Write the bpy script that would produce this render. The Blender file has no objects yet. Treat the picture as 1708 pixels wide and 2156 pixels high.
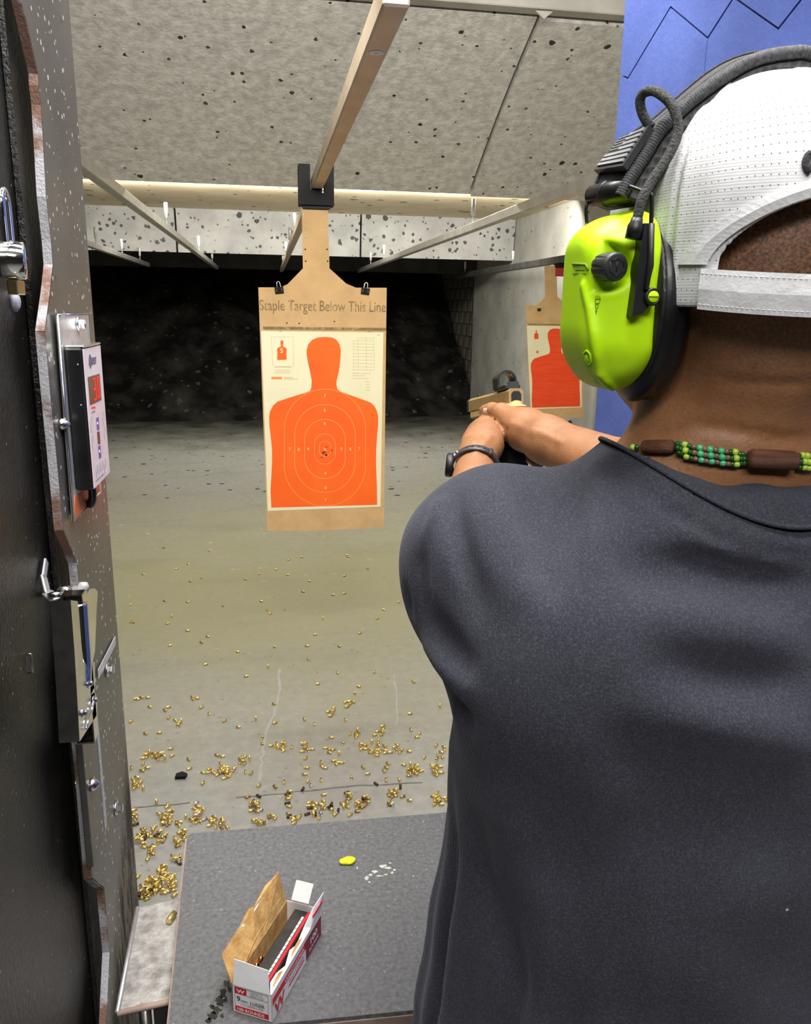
import bpy, bmesh, math, random
import numpy as np
from mathutils import Vector, Matrix

# ------------------------------------------------------------------ camera, light, exposure
scene = bpy.context.scene
COL = scene.collection
F, IW, IH = 1700.0, 1708, 2156
CAM = np.array([0.0, 0.0, 1.65])
ROLL = 0.0157
_dx, _dy = (562 - 854) / F, (1078 - 644) / F
TH = math.atan(_dx * math.sin(ROLL) + _dy * math.cos(ROLL))
PS = math.atan(-(_dx * math.cos(ROLL) - _dy * math.sin(ROLL)) * math.cos(TH))
FW = np.array([math.sin(PS) * math.cos(TH), math.cos(PS) * math.cos(TH), -math.sin(TH)])
R0 = np.array([math.cos(PS), -math.sin(PS), 0.0])
U0 = np.cross(R0, FW)
RT = math.cos(ROLL) * R0 + math.sin(ROLL) * U0
UP = -math.sin(ROLL) * R0 + math.cos(ROLL) * U0

cd = bpy.data.cameras.new('camera')
cd.sensor_fit = 'HORIZONTAL'
cd.sensor_width = 36.0
cd.lens = F / IW * 36.0
cd.clip_start = 0.02
cd.clip_end = 80
cam = bpy.data.objects.new('camera', cd)
COL.objects.link(cam)
cam.matrix_world = Matrix(((RT[0], UP[0], -FW[0], CAM[0]), (RT[1], UP[1], -FW[1], CAM[1]),
                           (RT[2], UP[2], -FW[2], CAM[2]), (0, 0, 0, 1)))
scene.camera = cam

scene.view_settings.view_transform = 'Standard'
scene.view_settings.look = 'None'
scene.view_settings.gamma = 1.0
scene.view_settings.use_curve_mapping = False
scene.view_settings.exposure = 0.0
scene.cycles.use_denoising = True
scene.cycles.max_bounces = 8

world = bpy.data.worlds.new('world')
scene.world = world
world.use_nodes = True
world.node_tree.nodes['Background'].inputs[0].default_value = (0.75, 0.8, 0.9, 1)
world.node_tree.nodes['Background'].inputs[1].default_value = 0.10


def area(name, loc, target, sx, sy, watts, color=(1, 1, 1)):
    l = bpy.data.lights.new(name, 'AREA')
    l.shape = 'RECTANGLE'
    l.size, l.size_y = sx, sy
    l.energy = watts
    l.color = color
    o = bpy.data.objects.new(name, l)
    COL.objects.link(o)
    o.location = loc
    d = Vector(target) - Vector(loc)
    o.rotation_euler = d.to_track_quat('-Z', 'Y').to_euler()
    return o


area('stall_lamp', (0.30, 0.30, 2.74), (0.30, 0.5, 1.4), 1.0, 0.30, 31, (1.0, 0.98, 0.95))
area('walkway_lamp', (-0.1, -0.9, 2.72), (0.25, 0.6, 1.3), 1.4, 0.35, 34, (1.0, 0.98, 0.96))
area('firing_line_lamp', (0.3, 1.60, 2.60), (0.3, 3.2, 1.1), 2.6, 0.25, 62, (1.0, 0.95, 0.85))
area('bench_fill', (0.10, 0.95, 2.70), (0.12, 1.02, 0.8), 0.9, 0.2, 25, (1.0, 0.96, 0.90))  # unseen fill, added to brighten the bench top and hands
area('range_lamp_near', (0.6, 5.6, 2.74), (0.6, 5.9, 0), 5.0, 0.3, 112, (1.0, 0.97, 0.84))
area('range_lamp_far', (0.6, 8.6, 2.74), (0.6, 10.2, 1.0), 5.0, 0.3, 150, (1.0, 0.96, 0.82))


# ------------------------------------------------------------------ picture measure -> place
def ray(x, y):
    return FW + RT * (x - 854) / F + UP * (1078 - y) / F


def at_y(x, y, Y):
    d = ray(x, y)
    return CAM + d * ((Y - CAM[1]) / d[1])


def at_x(x, y, X):
    d = ray(x, y)
    return CAM + d * ((X - CAM[0]) / d[0])


def at_z(x, y, Z):
    d = ray(x, y)
    return CAM + d * ((Z - CAM[2]) / d[2])


# ------------------------------------------------------------------ materials
def new_mat(name):
    m = bpy.data.materials.new(name)
    m.use_nodes = True
    nt = m.node_tree
    return m, nt, nt.nodes['Principled BSDF']


def c4(c):
    return (c[0], c[1], c[2], 1.0)


def node(nt, typ, **kw):
    n = nt.nodes.new(typ)
    for k, v in kw.items():
        setattr(n, k, v)
    return n


def vary(nt, coord, scale, detail=5, rough=0.6, stretch=None):
    n = node(nt, 'ShaderNodeTexNoise')
    n.inputs['Scale'].default_value = scale
    n.inputs['Detail'].default_value = detail
    n.inputs['Roughness'].default_value = rough
    if stretch:
        mp = node(nt, 'ShaderNodeMapping')
        mp.inputs['Scale'].default_value = stretch
        nt.links.new(coord, mp.inputs['Vector'])
        nt.links.new(mp.outputs[0], n.inputs['Vector'])
    else:
        nt.links.new(coord, n.inputs['Vector'])
    return n.outputs['Fac']


def ramp(nt, fac, lo, hi):
    r = node(nt, 'ShaderNodeMapRange')
    r.inputs['From Min'].default_value = lo
    r.inputs['From Max'].default_value = hi
    r.clamp = True
    nt.links.new(fac, r.inputs['Value'])
    return r.outputs['Result']


def mixc(nt, fac, a, b):
    m = node(nt, 'ShaderNodeMix', data_type='RGBA')
    for sock, v in ((m.inputs[6], a), (m.inputs[7], b)):
        if isinstance(v, tuple):
            sock.default_value = c4(v)
        else:
            nt.links.new(v, sock)
    if isinstance(fac, (int, float)):
        m.inputs[0].default_value = fac
    else:
        nt.links.new(fac, m.inputs[0])
    return m.outputs[2]


def mth(nt, op, a, b=None):
    m = node(nt, 'ShaderNodeMath', operation=op)
    for i, v in enumerate((a, b)):
        if v is None:
            continue
        if isinstance(v, (int, float)):
            m.inputs[i].default_value = v
        else:
            nt.links.new(v, m.inputs[i])
    return m.outputs[0]


def spots(nt, coord, scale, size, keep, warp=None):
    """hard little marks: cells of a Voronoi pattern, a share `keep` of them marked"""
    v = node(nt, 'ShaderNodeTexVoronoi')
    v.inputs['Scale'].default_value = scale
    nt.links.new(coord, v.inputs['Vector'])
    sep = node(nt, 'ShaderNodeSeparateColor')
    nt.links.new(v.outputs['Color'], sep.inputs[0])
    wob = vary(nt, coord, scale * 2.2, 2)
    sz = mth(nt, 'MULTIPLY', wob, size * 2)
    szr = mth(nt, 'MULTIPLY', sz, sep.outputs[1])
    near = mth(nt, 'LESS_THAN', v.outputs['Distance'], szr)
    kept = mth(nt, 'LESS_THAN', sep.outputs[0], keep)
    return mth(nt, 'MULTIPLY', near, kept)


def pm(name, c1, c2=None, scale=14, rough=0.6, metal=0.0, bump=0.0, bscale=120, lo=0.35, hi=0.65,
       marks=(), stretch=None, spec=0.5, rvar=0.0, sheen=0.0, detail=5, coat=0.0, coord='Object'):
    m, nt, b = new_mat(name)
    tc = node(nt, 'ShaderNodeTexCoord')
    co = tc.outputs[coord]
    f = vary(nt, co, scale, detail, 0.6, stretch)
    c2 = c2 or tuple(min(1, x * 1.18) for x in c1)
    col = mixc(nt, ramp(nt, f, lo, hi), c1, c2)
    for (sc, size, keep, mc) in marks:
        col = mixc(nt, spots(nt, co, sc, size, keep), col, mc)
    nt.links.new(col, b.inputs['Base Color'])
    b.inputs['Roughness'].default_value = rough
    if rvar:
        rr = node(nt, 'ShaderNodeMapRange')
        rr.inputs['To Min'].default_value = max(0.03, rough - rvar)
        rr.inputs['To Max'].default_value = min(1, rough + rvar)
        nt.links.new(vary(nt, co, scale * 2.3, 6), rr.inputs['Value'])
        nt.links.new(rr.outputs[0], b.inputs['Roughness'])
    b.inputs['Metallic'].default_value = metal
    b.inputs['Specular IOR Level'].default_value = spec
    if sheen:
        b.inputs['Sheen Weight'].default_value = sheen
    if coat:
        b.inputs['Coat Weight'].default_value = coat
        b.inputs['Coat Roughness'].default_value = 0.1
    if bump:
        bp = node(nt, 'ShaderNodeBump')
        bp.inputs['Strength'].default_value = bump
        bp.inputs['Distance'].default_value = 0.004
        nt.links.new(vary(nt, co, bscale, 4, 0.65, stretch), bp.inputs['Height'])
        nt.links.new(bp.outputs[0], b.inputs['Normal'])
    return m


def emit(name, color, strength):
    m, nt, b = new_mat(name)
    tc = node(nt, 'ShaderNodeTexCoord')
    f = vary(nt, tc.outputs['Object'], 60, 2)
    nt.links.new(mixc(nt, f, color, tuple(x * 0.8 for x in color)), b.inputs['Emission Color'])
    b.inputs['Emission Strength'].default_value = strength
    b.inputs['Base Color'].default_value = c4(color)
    return m


MT = {}


# ------------------------------------------------------------------ mesh helpers
class MB:
    """collects shapes (world coordinates) and links them as ONE mesh object"""

    def __init__(self):
        self.v, self.f, self.s = [], [], []

    def add(self, verts, faces, smooth=False):
        o = len(self.v)
        self.v += [tuple(float(c) for c in p) for p in verts]
        self.f += [tuple(i + o for i in f) for f in faces]
        self.s += [smooth] * len(faces)
        return self

    def box(self, c, size, rot=None, bev=0.0):
        c = np.array(c, float)
        h = np.array(size, float) / 2
        R = np.eye(3) if rot is None else np.array(rot, float)
        if bev <= 0:
            vs = [c + R @ (h * np.array(s)) for s in
                  ((-1, -1, -1), (1, -1, -1), (1, 1, -1), (-1, 1, -1), (-1, -1, 1), (1, -1, 1), (1, 1, 1), (-1, 1, 1))]
            fs = [(0, 3, 2, 1), (4, 5, 6, 7), (0, 1, 5, 4), (1, 2, 6, 5), (2, 3, 7, 6), (3, 0, 4, 7)]
            return self.add(vs, fs)
        b = min(bev, min(h) * 0.9)
        vs, idx = [], {}
        for sx in (-1, 1):
            for sy in (-1, 1):
                for sz in (-1, 1):
                    for ax in range(3):
                        p = np.array([sx, sy, sz]) * (h - b)
                        p[ax] = np.array([sx, sy, sz])[ax] * h[ax]
                        idx[(sx, sy, sz, ax)] = len(vs)
                        vs.append(c + R @ p)
        fs = []
        for ax in range(3):
            a, b2 = [i for i in range(3) if i != ax]
            for s in (-1, 1):
                loop = []
                for (p, q) in ((-1, -1), (1, -1), (1, 1), (-1, 1)):
                    k = [0, 0, 0]
                    k[ax], k[a], k[b2] = s, p, q
                    loop.append(idx[(k[0], k[1], k[2], ax)])
                fs.append(tuple(loop if (s > 0) == (ax != 1) else loop[::-1]))
        for ax in range(3):
            a, b2 = [i for i in range(3) if i != ax]
            for p in (-1, 1):
                for q in (-1, 1):
                    k0, k1 = [0, 0, 0], [0, 0, 0]
                    k0[ax], k1[ax] = -1, 1
                    k0[a] = k1[a] = p
                    k0[b2] = k1[b2] = q
                    l = (idx[(*k0, a)], idx[(*k1, a)], idx[(*k1, b2)], idx[(*k0, b2)])
                    fs.append(l)
        for sx in (-1, 1):
            for sy in (-1, 1):
                for sz in (-1, 1):
                    fs.append(tuple(idx[(sx, sy, sz, ax)] for ax in range(3)))
        return self.add(vs, fs)

    def prism(self, poly, n, t):
        """polygon (3D points) extruded by n*t"""
        P = [np.array(p, float) for p in poly]
        d = np.array(n, float) * t
        k = len(P)
        vs = P + [p + d for p in P]
        fs = [tuple(range(k))[::-1], tuple(range(k, 2 * k))]
        fs += [(i, (i + 1) % k, k + (i + 1) % k, k + i) for i in range(k)]
        return self.add(vs, fs)

    def tube(self, pts, r, seg=10, closed=False, cap=True, radii=None, flat=None):
        P = [np.array(p, float) for p in pts]
        n = len(P)
        vs, fs = [], []
        prev = None
        for i in range(n):
            a = P[(i - 1) % n] if (closed or i > 0) else P[i]
            b = P[(i + 1) % n] if (closed or i < n - 1) else P[i]
            t = b - a
            t = t / (np.linalg.norm(t) + 1e-12)
            if prev is None:
                g = np.array([0, 0, 1.0]) if abs(t[2]) < 0.9 else np.array([1.0, 0, 0])
                u = np.cross(t, g)
            else:
                u = prev - t * (prev @ t)
            u = u / (np.linalg.norm(u) + 1e-12)
            prev = u
            w = np.cross(t, u)
            rr = radii[i] if radii is not None else r
            for j in range(seg):
                an = 2 * math.pi * j / seg
                vs.append(P[i] + (u * math.cos(an) + w * math.sin(an)) * rr)
        m = n if closed else n - 1
        for i in range(m):
            for j in range(seg):
                a, b = i * seg + j, i * seg + (j + 1) % seg
                c, d = ((i + 1) % n) * seg + (j + 1) % seg, ((i + 1) % n) * seg + j
                fs.append((a, b, c, d))
        if cap and not closed:
            fs.append(tuple(range(seg))[::-1])
            fs.append(tuple(range((n - 1) * seg, n * seg)))
        return self.add(vs, fs, True)

    def lathe(self, base, axis, prof, seg=16, smooth=True):
        """prof: (r, along-axis) pairs"""
        ax = np.array(axis, float)
        ax /= np.linalg.norm(ax)
        g = np.array([0, 0, 1.0]) if abs(ax[2]) < 0.9 else np.array([1.0, 0, 0])
        u = np.cross(ax, g)
        u /= np.linalg.norm(u)
        w = np.cross(ax, u)
        base = np.array(base, float)
        vs, fs = [], []
        for (r, h) in prof:
            for j in range(seg):
                an = 2 * math.pi * j / seg
                vs.append(base + ax * h + (u * math.cos(an) + w * math.sin(an)) * r)
        for i in range(len(prof) - 1):
            for j in range(seg):
                fs.append((i * seg + j, i * seg + (j + 1) % seg, (i + 1) * seg + (j + 1) % seg, (i + 1) * seg + j))
        fs.append(tuple(range(seg))[::-1])
        fs.append(tuple(range((len(prof) - 1) * seg, len(prof) * seg)))
        return self.add(vs, fs, smooth)

    def grid(self, fn, nu, nv, smooth=True, wrap_u=False):
        vs = [fn(i / (nu - (0 if wrap_u else 1)), j / (nv - 1)) for i in range(nu) for j in range(nv)]
        fs = []
        for i in range(nu if wrap_u else nu - 1):
            for j in range(nv - 1):
                a = i * nv + j
                b = ((i + 1) % nu) * nv + j
                fs.append((a, b, b + 1, a + 1))
        return self.add(vs, fs, smooth)

    def build(self, name, mat, parent=None, fix=True):
        me = bpy.data.meshes.new(name)
        me.from_pydata(self.v, [], self.f)
        me.polygons.foreach_set('use_smooth', self.s)
        if fix:
            bm = bmesh.new()
            bm.from_mesh(me)
            bmesh.ops.recalc_face_normals(bm, faces=bm.faces)
            bm.to_mesh(me)
            bm.free()
        me.materials.append(MT[mat] if isinstance(mat, str) else mat)
        return link(name, me, parent)


def link(name, me, parent=None):
    o = bpy.data.objects.new(name, me)
    COL.objects.link(o)
    if parent is not None:
        o.parent = parent
        if parent.type == 'EMPTY':
            o.matrix_parent_inverse = Matrix.Translation(-Vector(parent.location))
    return o


def thing(name, label, cat, loc=(0, 0, 0), group=None, kind=None):
    o = bpy.data.objects.new(name, None)
    o.empty_display_size = 0.05
    COL.objects.link(o)
    o.location = loc
    return tag(o, label, cat, group, kind)


def tag(o, label, cat, group=None, kind=None):
    o['label'] = label
    if cat:
        o['category'] = cat
    if group:
        o['group'] = group
    if kind:
        o['kind'] = kind
    return o


def struct(o, label=None, cat=None):
    o['kind'] = 'structure'
    if label:
        o['label'] = label
    if cat:
        o['category'] = cat
    return o


def smooth_path(pts, n=8):
    P = [np.array(p, float) for p in pts]
    out = []
    for i in range(len(P) - 1):
        p0, p1, p2, p3 = P[max(i - 1, 0)], P[i], P[i + 1], P[min(i + 2, len(P) - 1)]
        for k in range(n):
            t = k / n
            out.append(0.5 * ((2 * p1) + (-p0 + p2) * t + (2 * p0 - 5 * p1 + 4 * p2 - p3) * t * t + (-p0 + 3 * p1 - 3 * p2 + p3) * t ** 3))
    out.append(P[-1])
    return out


def text(name, s, origin, right, up, height, mat, parent, width=None, center=False, depth=0.0, bold=0.0):
    """lettering standing on a surface; origin = lower left of the line"""
    cu = bpy.data.curves.new(name, 'FONT')
    cu.body = s
    cu.size = 1.0
    cu.extrude = 0.0
    cu.offset = bold
    cu.resolution_u = 3
    ob = bpy.data.objects.new(name, cu)
    COL.objects.link(ob)
    dg = bpy.context.evaluated_depsgraph_get()
    me = bpy.data.meshes.new_from_object(ob.evaluated_get(dg))
    bpy.data.objects.remove(ob)
    bpy.data.curves.remove(cu)
    n = len(me.vertices)
    co = np.zeros(n * 3)
    me.vertices.foreach_get('co', co)
    co = co.reshape(-1, 3)
    right = np.array(right, float); right /= np.linalg.norm(right)
    up = np.array(up, float); up /= np.linalg.norm(up)
    nrm = np.cross(right, up)
    sy = height / 0.72
    w0 = co[:, 0].max() - co[:, 0].min()
    sx = sy if width is None else width / w0
    x = (co[:, 0] - co[:, 0].min()) * sx
    if center:
        x -= (w0 * sx) / 2
    P = np.array(origin, float)[None] + x[:, None] * right + (co[:, 1] * sy)[:, None] * up + nrm * depth
    me.vertices.foreach_set('co', P.reshape(-1))
    me.materials.clear()
    me.materials.append(MT[mat])
    me.update()
    return link(name, me, parent)


# ------------------------------------------------------------------ smooth solids (distance fields -> mesh)
def seg_d(P, a, b, ra, rb):
    a = np.array(a, float); b = np.array(b, float)
    ab = b - a
    t = np.clip(((P - a) @ ab) / (ab @ ab), 0, 1)
    return np.linalg.norm(P - a - t[:, None] * ab, axis=1) - (ra + (rb - ra) * t)


def ell_d(P, c, r, R=None):
    q = P - np.array(c, float)
    if R is not None:
        q = q @ np.array(R)
    r = np.array(r, float)
    k0 = np.linalg.norm(q / r, axis=1)
    k1 = np.linalg.norm(q / (r * r), axis=1) + 1e-9
    return k0 * (k0 - 1) / k1


def smin(a, b, k):
    if k <= 0:
        return np.minimum(a, b)
    h = np.maximum(k - np.abs(a - b), 0) / k
    return np.minimum(a, b) - h * h * k * 0.25


def smax(a, b, k):
    return -smin(-a, -b, k)


class Field:
    def __init__(self):
        self.p = []          # (fn, k)
        self.post = None

    def cap(self, a, b, ra, rb, k=0.02):
        self.p.append((lambda P: seg_d(P, a, b, ra, rb), k))
        return self

    def ell(self, c, r, k=0.02, R=None):
        self.p.append((lambda P: ell_d(P, c, r, R), k))
        return self

    def fn(self, f, k=0.02):
        self.p.append((f, k))
        return self

    def __call__(self, P, use=None):
        d = None
        for i, (f, k) in enumerate(self.p):
            if use is not None and not use[i]:
                continue
            e = f(P)
            d = e if d is None else smin(d, e, k)
        if self.post:
            d = self.post(P, d)
        return d


def trace(fld, px, py, start=0.2, far=3.0):
    """where the line of sight through a picture point meets the solid"""
    d = ray(px, py)
    d = d / np.linalg.norm(d)
    t = start
    for _ in range(160):
        p = CAM + d * t
        e = float(fld(p[None])[0])
        if abs(e) < 3e-4:
            return p
        t += e * 0.85
        if t > far:
            return None
    return CAM + d * t


def grad(fld, p, e=1e-3):
    Q = np.array([p + np.array(s) * e for s in ((1, 0, 0), (-1, 0, 0), (0, 1, 0), (0, -1, 0), (0, 0, 1), (0, 0, -1))])
    v = fld(Q)
    g = np.array([v[0] - v[1], v[2] - v[3], v[4] - v[5]])
    return g / (np.linalg.norm(g) + 1e-12)


def solid(fld, lo, hi, h, B=10, pad=0.0):
    lo = np.array(lo, float)
    n = np.ceil((np.array(hi, float) - lo) / h).astype(int)
    nb = np.ceil(n / B).astype(int)
    n = nb * B
    G = np.ones(tuple(n), np.float32)
    bi = np.stack(np.meshgrid(*[np.arange(k) for k in nb], indexing='ij'), -1).reshape(-1, 3)
    cen = lo + (bi * B + (B - 1) / 2) * h
    rad = B * h * math.sqrt(3) / 2
    each = np.stack([f(cen) for f, k in fld.p])
    tot = fld(cen)
    loc = np.stack(np.meshgrid(*[np.arange(B)] * 3, indexing='ij'), -1).reshape(-1, 3)
    kmax = max(k for f, k in fld.p)
    for j in range(len(bi)):
        o = bi[j] * B
        if abs(tot[j]) > rad * 1.5 + pad + 0.006:
            G[o[0]:o[0] + B, o[1]:o[1] + B, o[2]:o[2] + B] = tot[j]
            continue
        use = each[:, j] < each[:, j].min() + 2.4 * rad + 2 * kmax
        P = lo + (loc + o) * h
        G[o[0]:o[0] + B, o[1]:o[1] + B, o[2]:o[2] + B] = fld(P, use).reshape(B, B, B)
    ins = G < 0
    s = [slice(0, -1), slice(1, None)]
    corners = [(a, b, c) for a in (0, 1) for b in (0, 1) for c in (0, 1)]
    cnt = sum(ins[s[a], s[b], s[c]].astype(np.int8) for a, b, c in corners)
    cells = np.argwhere((cnt > 0) & (cnt < 8))
    idx = -np.ones(cnt.shape, np.int64)
    idx[cells[:, 0], cells[:, 1], cells[:, 2]] = np.arange(len(cells))
    acc = np.zeros((len(cells), 3)); num = np.zeros(len(cells))
    for a in corners:
        for ax in range(3):
            if a[ax] == 1:
                continue
            b = list(a); b[ax] = 1
            va = G[cells[:, 0] + a[0], cells[:, 1] + a[1], cells[:, 2] + a[2]]
            vb = G[cells[:, 0] + b[0], cells[:, 1] + b[1], cells[:, 2] + b[2]]
            m = (va < 0) != (vb < 0)
            t = np.where(m, va / np.where(m, va - vb, 1), 0)
            p = np.tile(np.array(a, float), (len(cells), 1))
            p[:, ax] += t
            acc += p * m[:, None]; num += m
    V = lo + (cells + acc / num[:, None]) * h
    faces = []
    for ax in range(3):
        a1, a2 = (ax + 1) % 3, (ax + 2) % 3
        sl0 = [slice(None)] * 3; sl1 = [slice(None)] * 3
        sl0[ax] = slice(0, -1); sl1[ax] = slice(1, None)
        A, Bm = ins[tuple(sl0)], ins[tuple(sl1)]
        e = np.argwhere(A != Bm)
        e = e[(e[:, a1] > 0) & (e[:, a2] > 0) & (e[:, a1] < n[a1] - 1) & (e[:, a2] < n[a2] - 1)]
        flip = A[e[:, 0], e[:, 1], e[:, 2]]
        q = []
        for (d1, d2) in ((-1, -1), (0, -1), (0, 0), (-1, 0)):
            c = e.copy(); c[:, a1] += d1; c[:, a2] += d2
            q.append(idx[c[:, 0], c[:, 1], c[:, 2]])
        q = np.stack(q, 1)
        q[~flip] = q[~flip][:, ::-1]
        faces.append(q)
    Fq = np.concatenate(faces)
    Fq = Fq[(Fq >= 0).all(1)]
    return V, Fq


def mesh_np(name, V, Fq, mat, parent=None, smooth=True):
    me = bpy.data.meshes.new(name)
    me.vertices.add(len(V))
    me.vertices.foreach_set('co', V.astype(np.float32).reshape(-1))
    me.loops.add(Fq.size)
    me.loops.foreach_set('vertex_index', Fq.astype(np.int32).reshape(-1))
    me.polygons.add(len(Fq))
    me.polygons.foreach_set('loop_start', np.arange(0, Fq.size, Fq.shape[1], dtype=np.int32))
    me.polygons.foreach_set('use_smooth', np.full(len(Fq), smooth))
    me.update(calc_edges=True)
    me.materials.append(MT[mat])
    return link(name, me, parent)

# ------------------------------------------------------------------ the place: materials
def floor_mat():
    m, nt, b = new_mat('worn_concrete_floor')
    tc = node(nt, 'ShaderNodeTexCoord')
    co = tc.outputs['Object']
    sep = node(nt, 'ShaderNodeSeparateXYZ')
    nt.links.new(co, sep.inputs[0])
    big = vary(nt, co, 0.9, 4)
    fine = vary(nt, co, 22, 6)
    base = mixc(nt, ramp(nt, fine, 0.3, 0.7), (0.27, 0.27, 0.258), (0.36, 0.36, 0.348))
    # yellowish powder residue between the firing line and the first target distance
    y1 = ramp(nt, mth(nt, 'ADD', sep.outputs[1], mth(nt, 'MULTIPLY', big, 2.6)), 3.6, 5.4)
    y2 = ramp(nt, mth(nt, 'ADD', sep.outputs[1], mth(nt, 'MULTIPLY', big, 3.0)), 9.6, 6.4)
    yel = mth(nt, 'MULTIPLY', mth(nt, 'MULTIPLY', y1, y2), 0.8)
    col = mixc(nt, yel, base, (0.31, 0.29, 0.165))
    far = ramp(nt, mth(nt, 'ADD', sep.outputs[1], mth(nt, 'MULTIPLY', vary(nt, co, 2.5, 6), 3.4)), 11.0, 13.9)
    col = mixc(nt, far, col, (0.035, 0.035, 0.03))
    smear = ramp(nt, vary(nt, co, 1.6, 5, 0.6, (0.5, 1.6, 1)), 0.52, 0.74)
    col = mixc(nt, mth(nt, 'MULTIPLY', smear, 0.35), col, (0.18, 0.18, 0.15))
    g = ramp(nt, sep.outputs[1], 4.5, 11)
    sp = mth(nt, 'MULTIPLY', spots(nt, co, 7.5, 0.22, 0.8), mth(nt, 'GREATER_THAN', mth(nt, 'MULTIPLY', g, 1.3), vary(nt, co, 3.1, 3)))
    col = mixc(nt, sp, col, (0.035, 0.035, 0.03))
    g2 = mth(nt, 'MULTIPLY', ramp(nt, sep.outputs[1], 9.2, 7.4), ramp(nt, sep.outputs[1], 4.4, 5.5))
    chips = mth(nt, 'MULTIPLY', spots(nt, co, 11.0, 0.2, 0.35), mth(nt, 'MULTIPLY', g2, ramp(nt, vary(nt, co, 1.3, 3), 0.45, 0.55)))
    col = mixc(nt, chips, col, (0.55, 0.42, 0.24))
    col = mixc(nt, mth(nt, 'MULTIPLY', spots(nt, co, 38, 0.3, 0.16), 0.55), col, (0.17, 0.15, 0.10))
    col = mixc(nt, mth(nt, 'MULTIPLY', spots(nt, co, 31, 0.22, 0.10), 0.6), col, (0.52, 0.45, 0.30))
    nt.links.new(col, b.inputs['Base Color'])
    rr = node(nt, 'ShaderNodeMapRange')
    rr.inputs['To Min'].default_value = 0.32
    rr.inputs['To Max'].default_value = 0.6
    nt.links.new(vary(nt, co, 3.5, 6), rr.inputs['Value'])
    nt.links.new(rr.outputs[0], b.inputs['Roughness'])
    bp = node(nt, 'ShaderNodeBump')
    bp.inputs['Strength'].default_value = 0.12
    bp.inputs['Distance'].default_value = 0.01
    nt.links.new(vary(nt, co, 9, 7), bp.inputs['Height'])
    nt.links.new(bp.outputs[0], b.inputs['Normal'])
    return m


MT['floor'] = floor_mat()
MT['baffle'] = pm('sprayed_grey_baffle', (0.46, 0.445, 0.415), (0.68, 0.665, 0.625), 26, 0.9, bump=1.0, bscale=60,
                  marks=((13, 0.20, 0.45, (0.035, 0.03, 0.025)), (24, 0.24, 0.34, (0.07, 0.055, 0.04))))
MT['baffle_far'] = pm('pocked_white_baffle', (0.40, 0.40, 0.41), (0.56, 0.56, 0.57), 3, 0.85, bump=0.3, bscale=30,
                      marks=((8, 0.28, 0.75, (0.07, 0.075, 0.085)), (13, 0.34, 0.75, (0.10, 0.10, 0.11)), (17, 0.26, 0.5, (0.16, 0.16, 0.17))))
MT['ceiling'] = pm('grey_ceiling_board', (0.40, 0.38, 0.35), (0.52, 0.50, 0.46), 5, 0.9, bump=0.15, bscale=40,
                   marks=((6, 0.08, 0.2, (0.12, 0.1, 0.08)),))
MT['ceiling_warm_lit'] = pm('warm_lit_ceiling_board', (0.66, 0.55, 0.38), (0.78, 0.67, 0.48), 2.2, 0.85, bump=0.1, bscale=30,
                         marks=((4.2, 0.30, 0.4, (0.20, 0.13, 0.06)), (6.5, 0.22, 0.4, (0.07, 0.06, 0.05))))  # cream tone paints in warm lamp light; the dark spots are stains
MT['wall'] = pm('grey_concrete_wall', (0.36, 0.36, 0.345), (0.50, 0.50, 0.48), 2.2, 0.85, bump=0.4, bscale=14,
                marks=((4.5, 0.20, 0.55, (0.16, 0.155, 0.14)), (8, 0.16, 0.3, (0.10, 0.10, 0.09))))
MT['wall_dark'] = pm('dark_concrete', (0.10, 0.10, 0.095), (0.16, 0.155, 0.145), 2, 0.9)
MT['block'] = pm('soot_stained_block', (0.085, 0.075, 0.062), (0.24, 0.22, 0.19), 1.6, 0.9, bump=0.5, bscale=30)
MT['mortar'] = pm('pale_mortar', (0.26, 0.22, 0.16), (0.33, 0.28, 0.22), 6, 0.95)
MT['berm'] = pm('black_rubber_crumb', (0.006, 0.006, 0.006), (0.045, 0.042, 0.037), 2.2, 0.95, bump=1.0, bscale=26, lo=0.42, hi=0.72,
                marks=((9, 0.36, 0.4, (0.075, 0.07, 0.055)), (9, 0.14, 0.05, (0.13, 0.12, 0.10))), spec=0.15)
MT['header'] = pm('soot_black_steel', (0.02, 0.02, 0.02), (0.05, 0.05, 0.048), 3, 0.8)
MT['rail'] = pm('aluminium_rail', (0.62, 0.60, 0.56), (0.75, 0.74, 0.70), 8, 0.38, 0.85, rvar=0.1)
MT['rail_tan'] = pm('warm_tan_rail', (0.50, 0.40, 0.29), (0.60, 0.50, 0.38), 8, 0.45, 0.35, rvar=0.1)  # tan base colour, slightly varied
MT['rail_dark'] = pm('sooty_rail', (0.06, 0.06, 0.062), (0.11, 0.11, 0.11), 8, 0.5, 0.4)
MT['stud'] = pm('zinc_stud', (0.72, 0.72, 0.74), (0.85, 0.85, 0.86), 20, 0.4, 0.3)
MT['crack'] = pm('crack_dirt', (0.12, 0.12, 0.11), (0.22, 0.22, 0.2), 30, 0.95)
MT['crack_pale'] = pm('crack_filler', (0.36, 0.36, 0.345), (0.42, 0.42, 0.40), 30, 0.9)

# ------------------------------------------------------------------ the place: shell
XW = 3.28
floor = struct(MB().box((-0.6, 6.5, -0.05), (11.4, 20.6, 0.1)).build('floor', 'floor'), 'stained grey concrete floor of the range')


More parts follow.
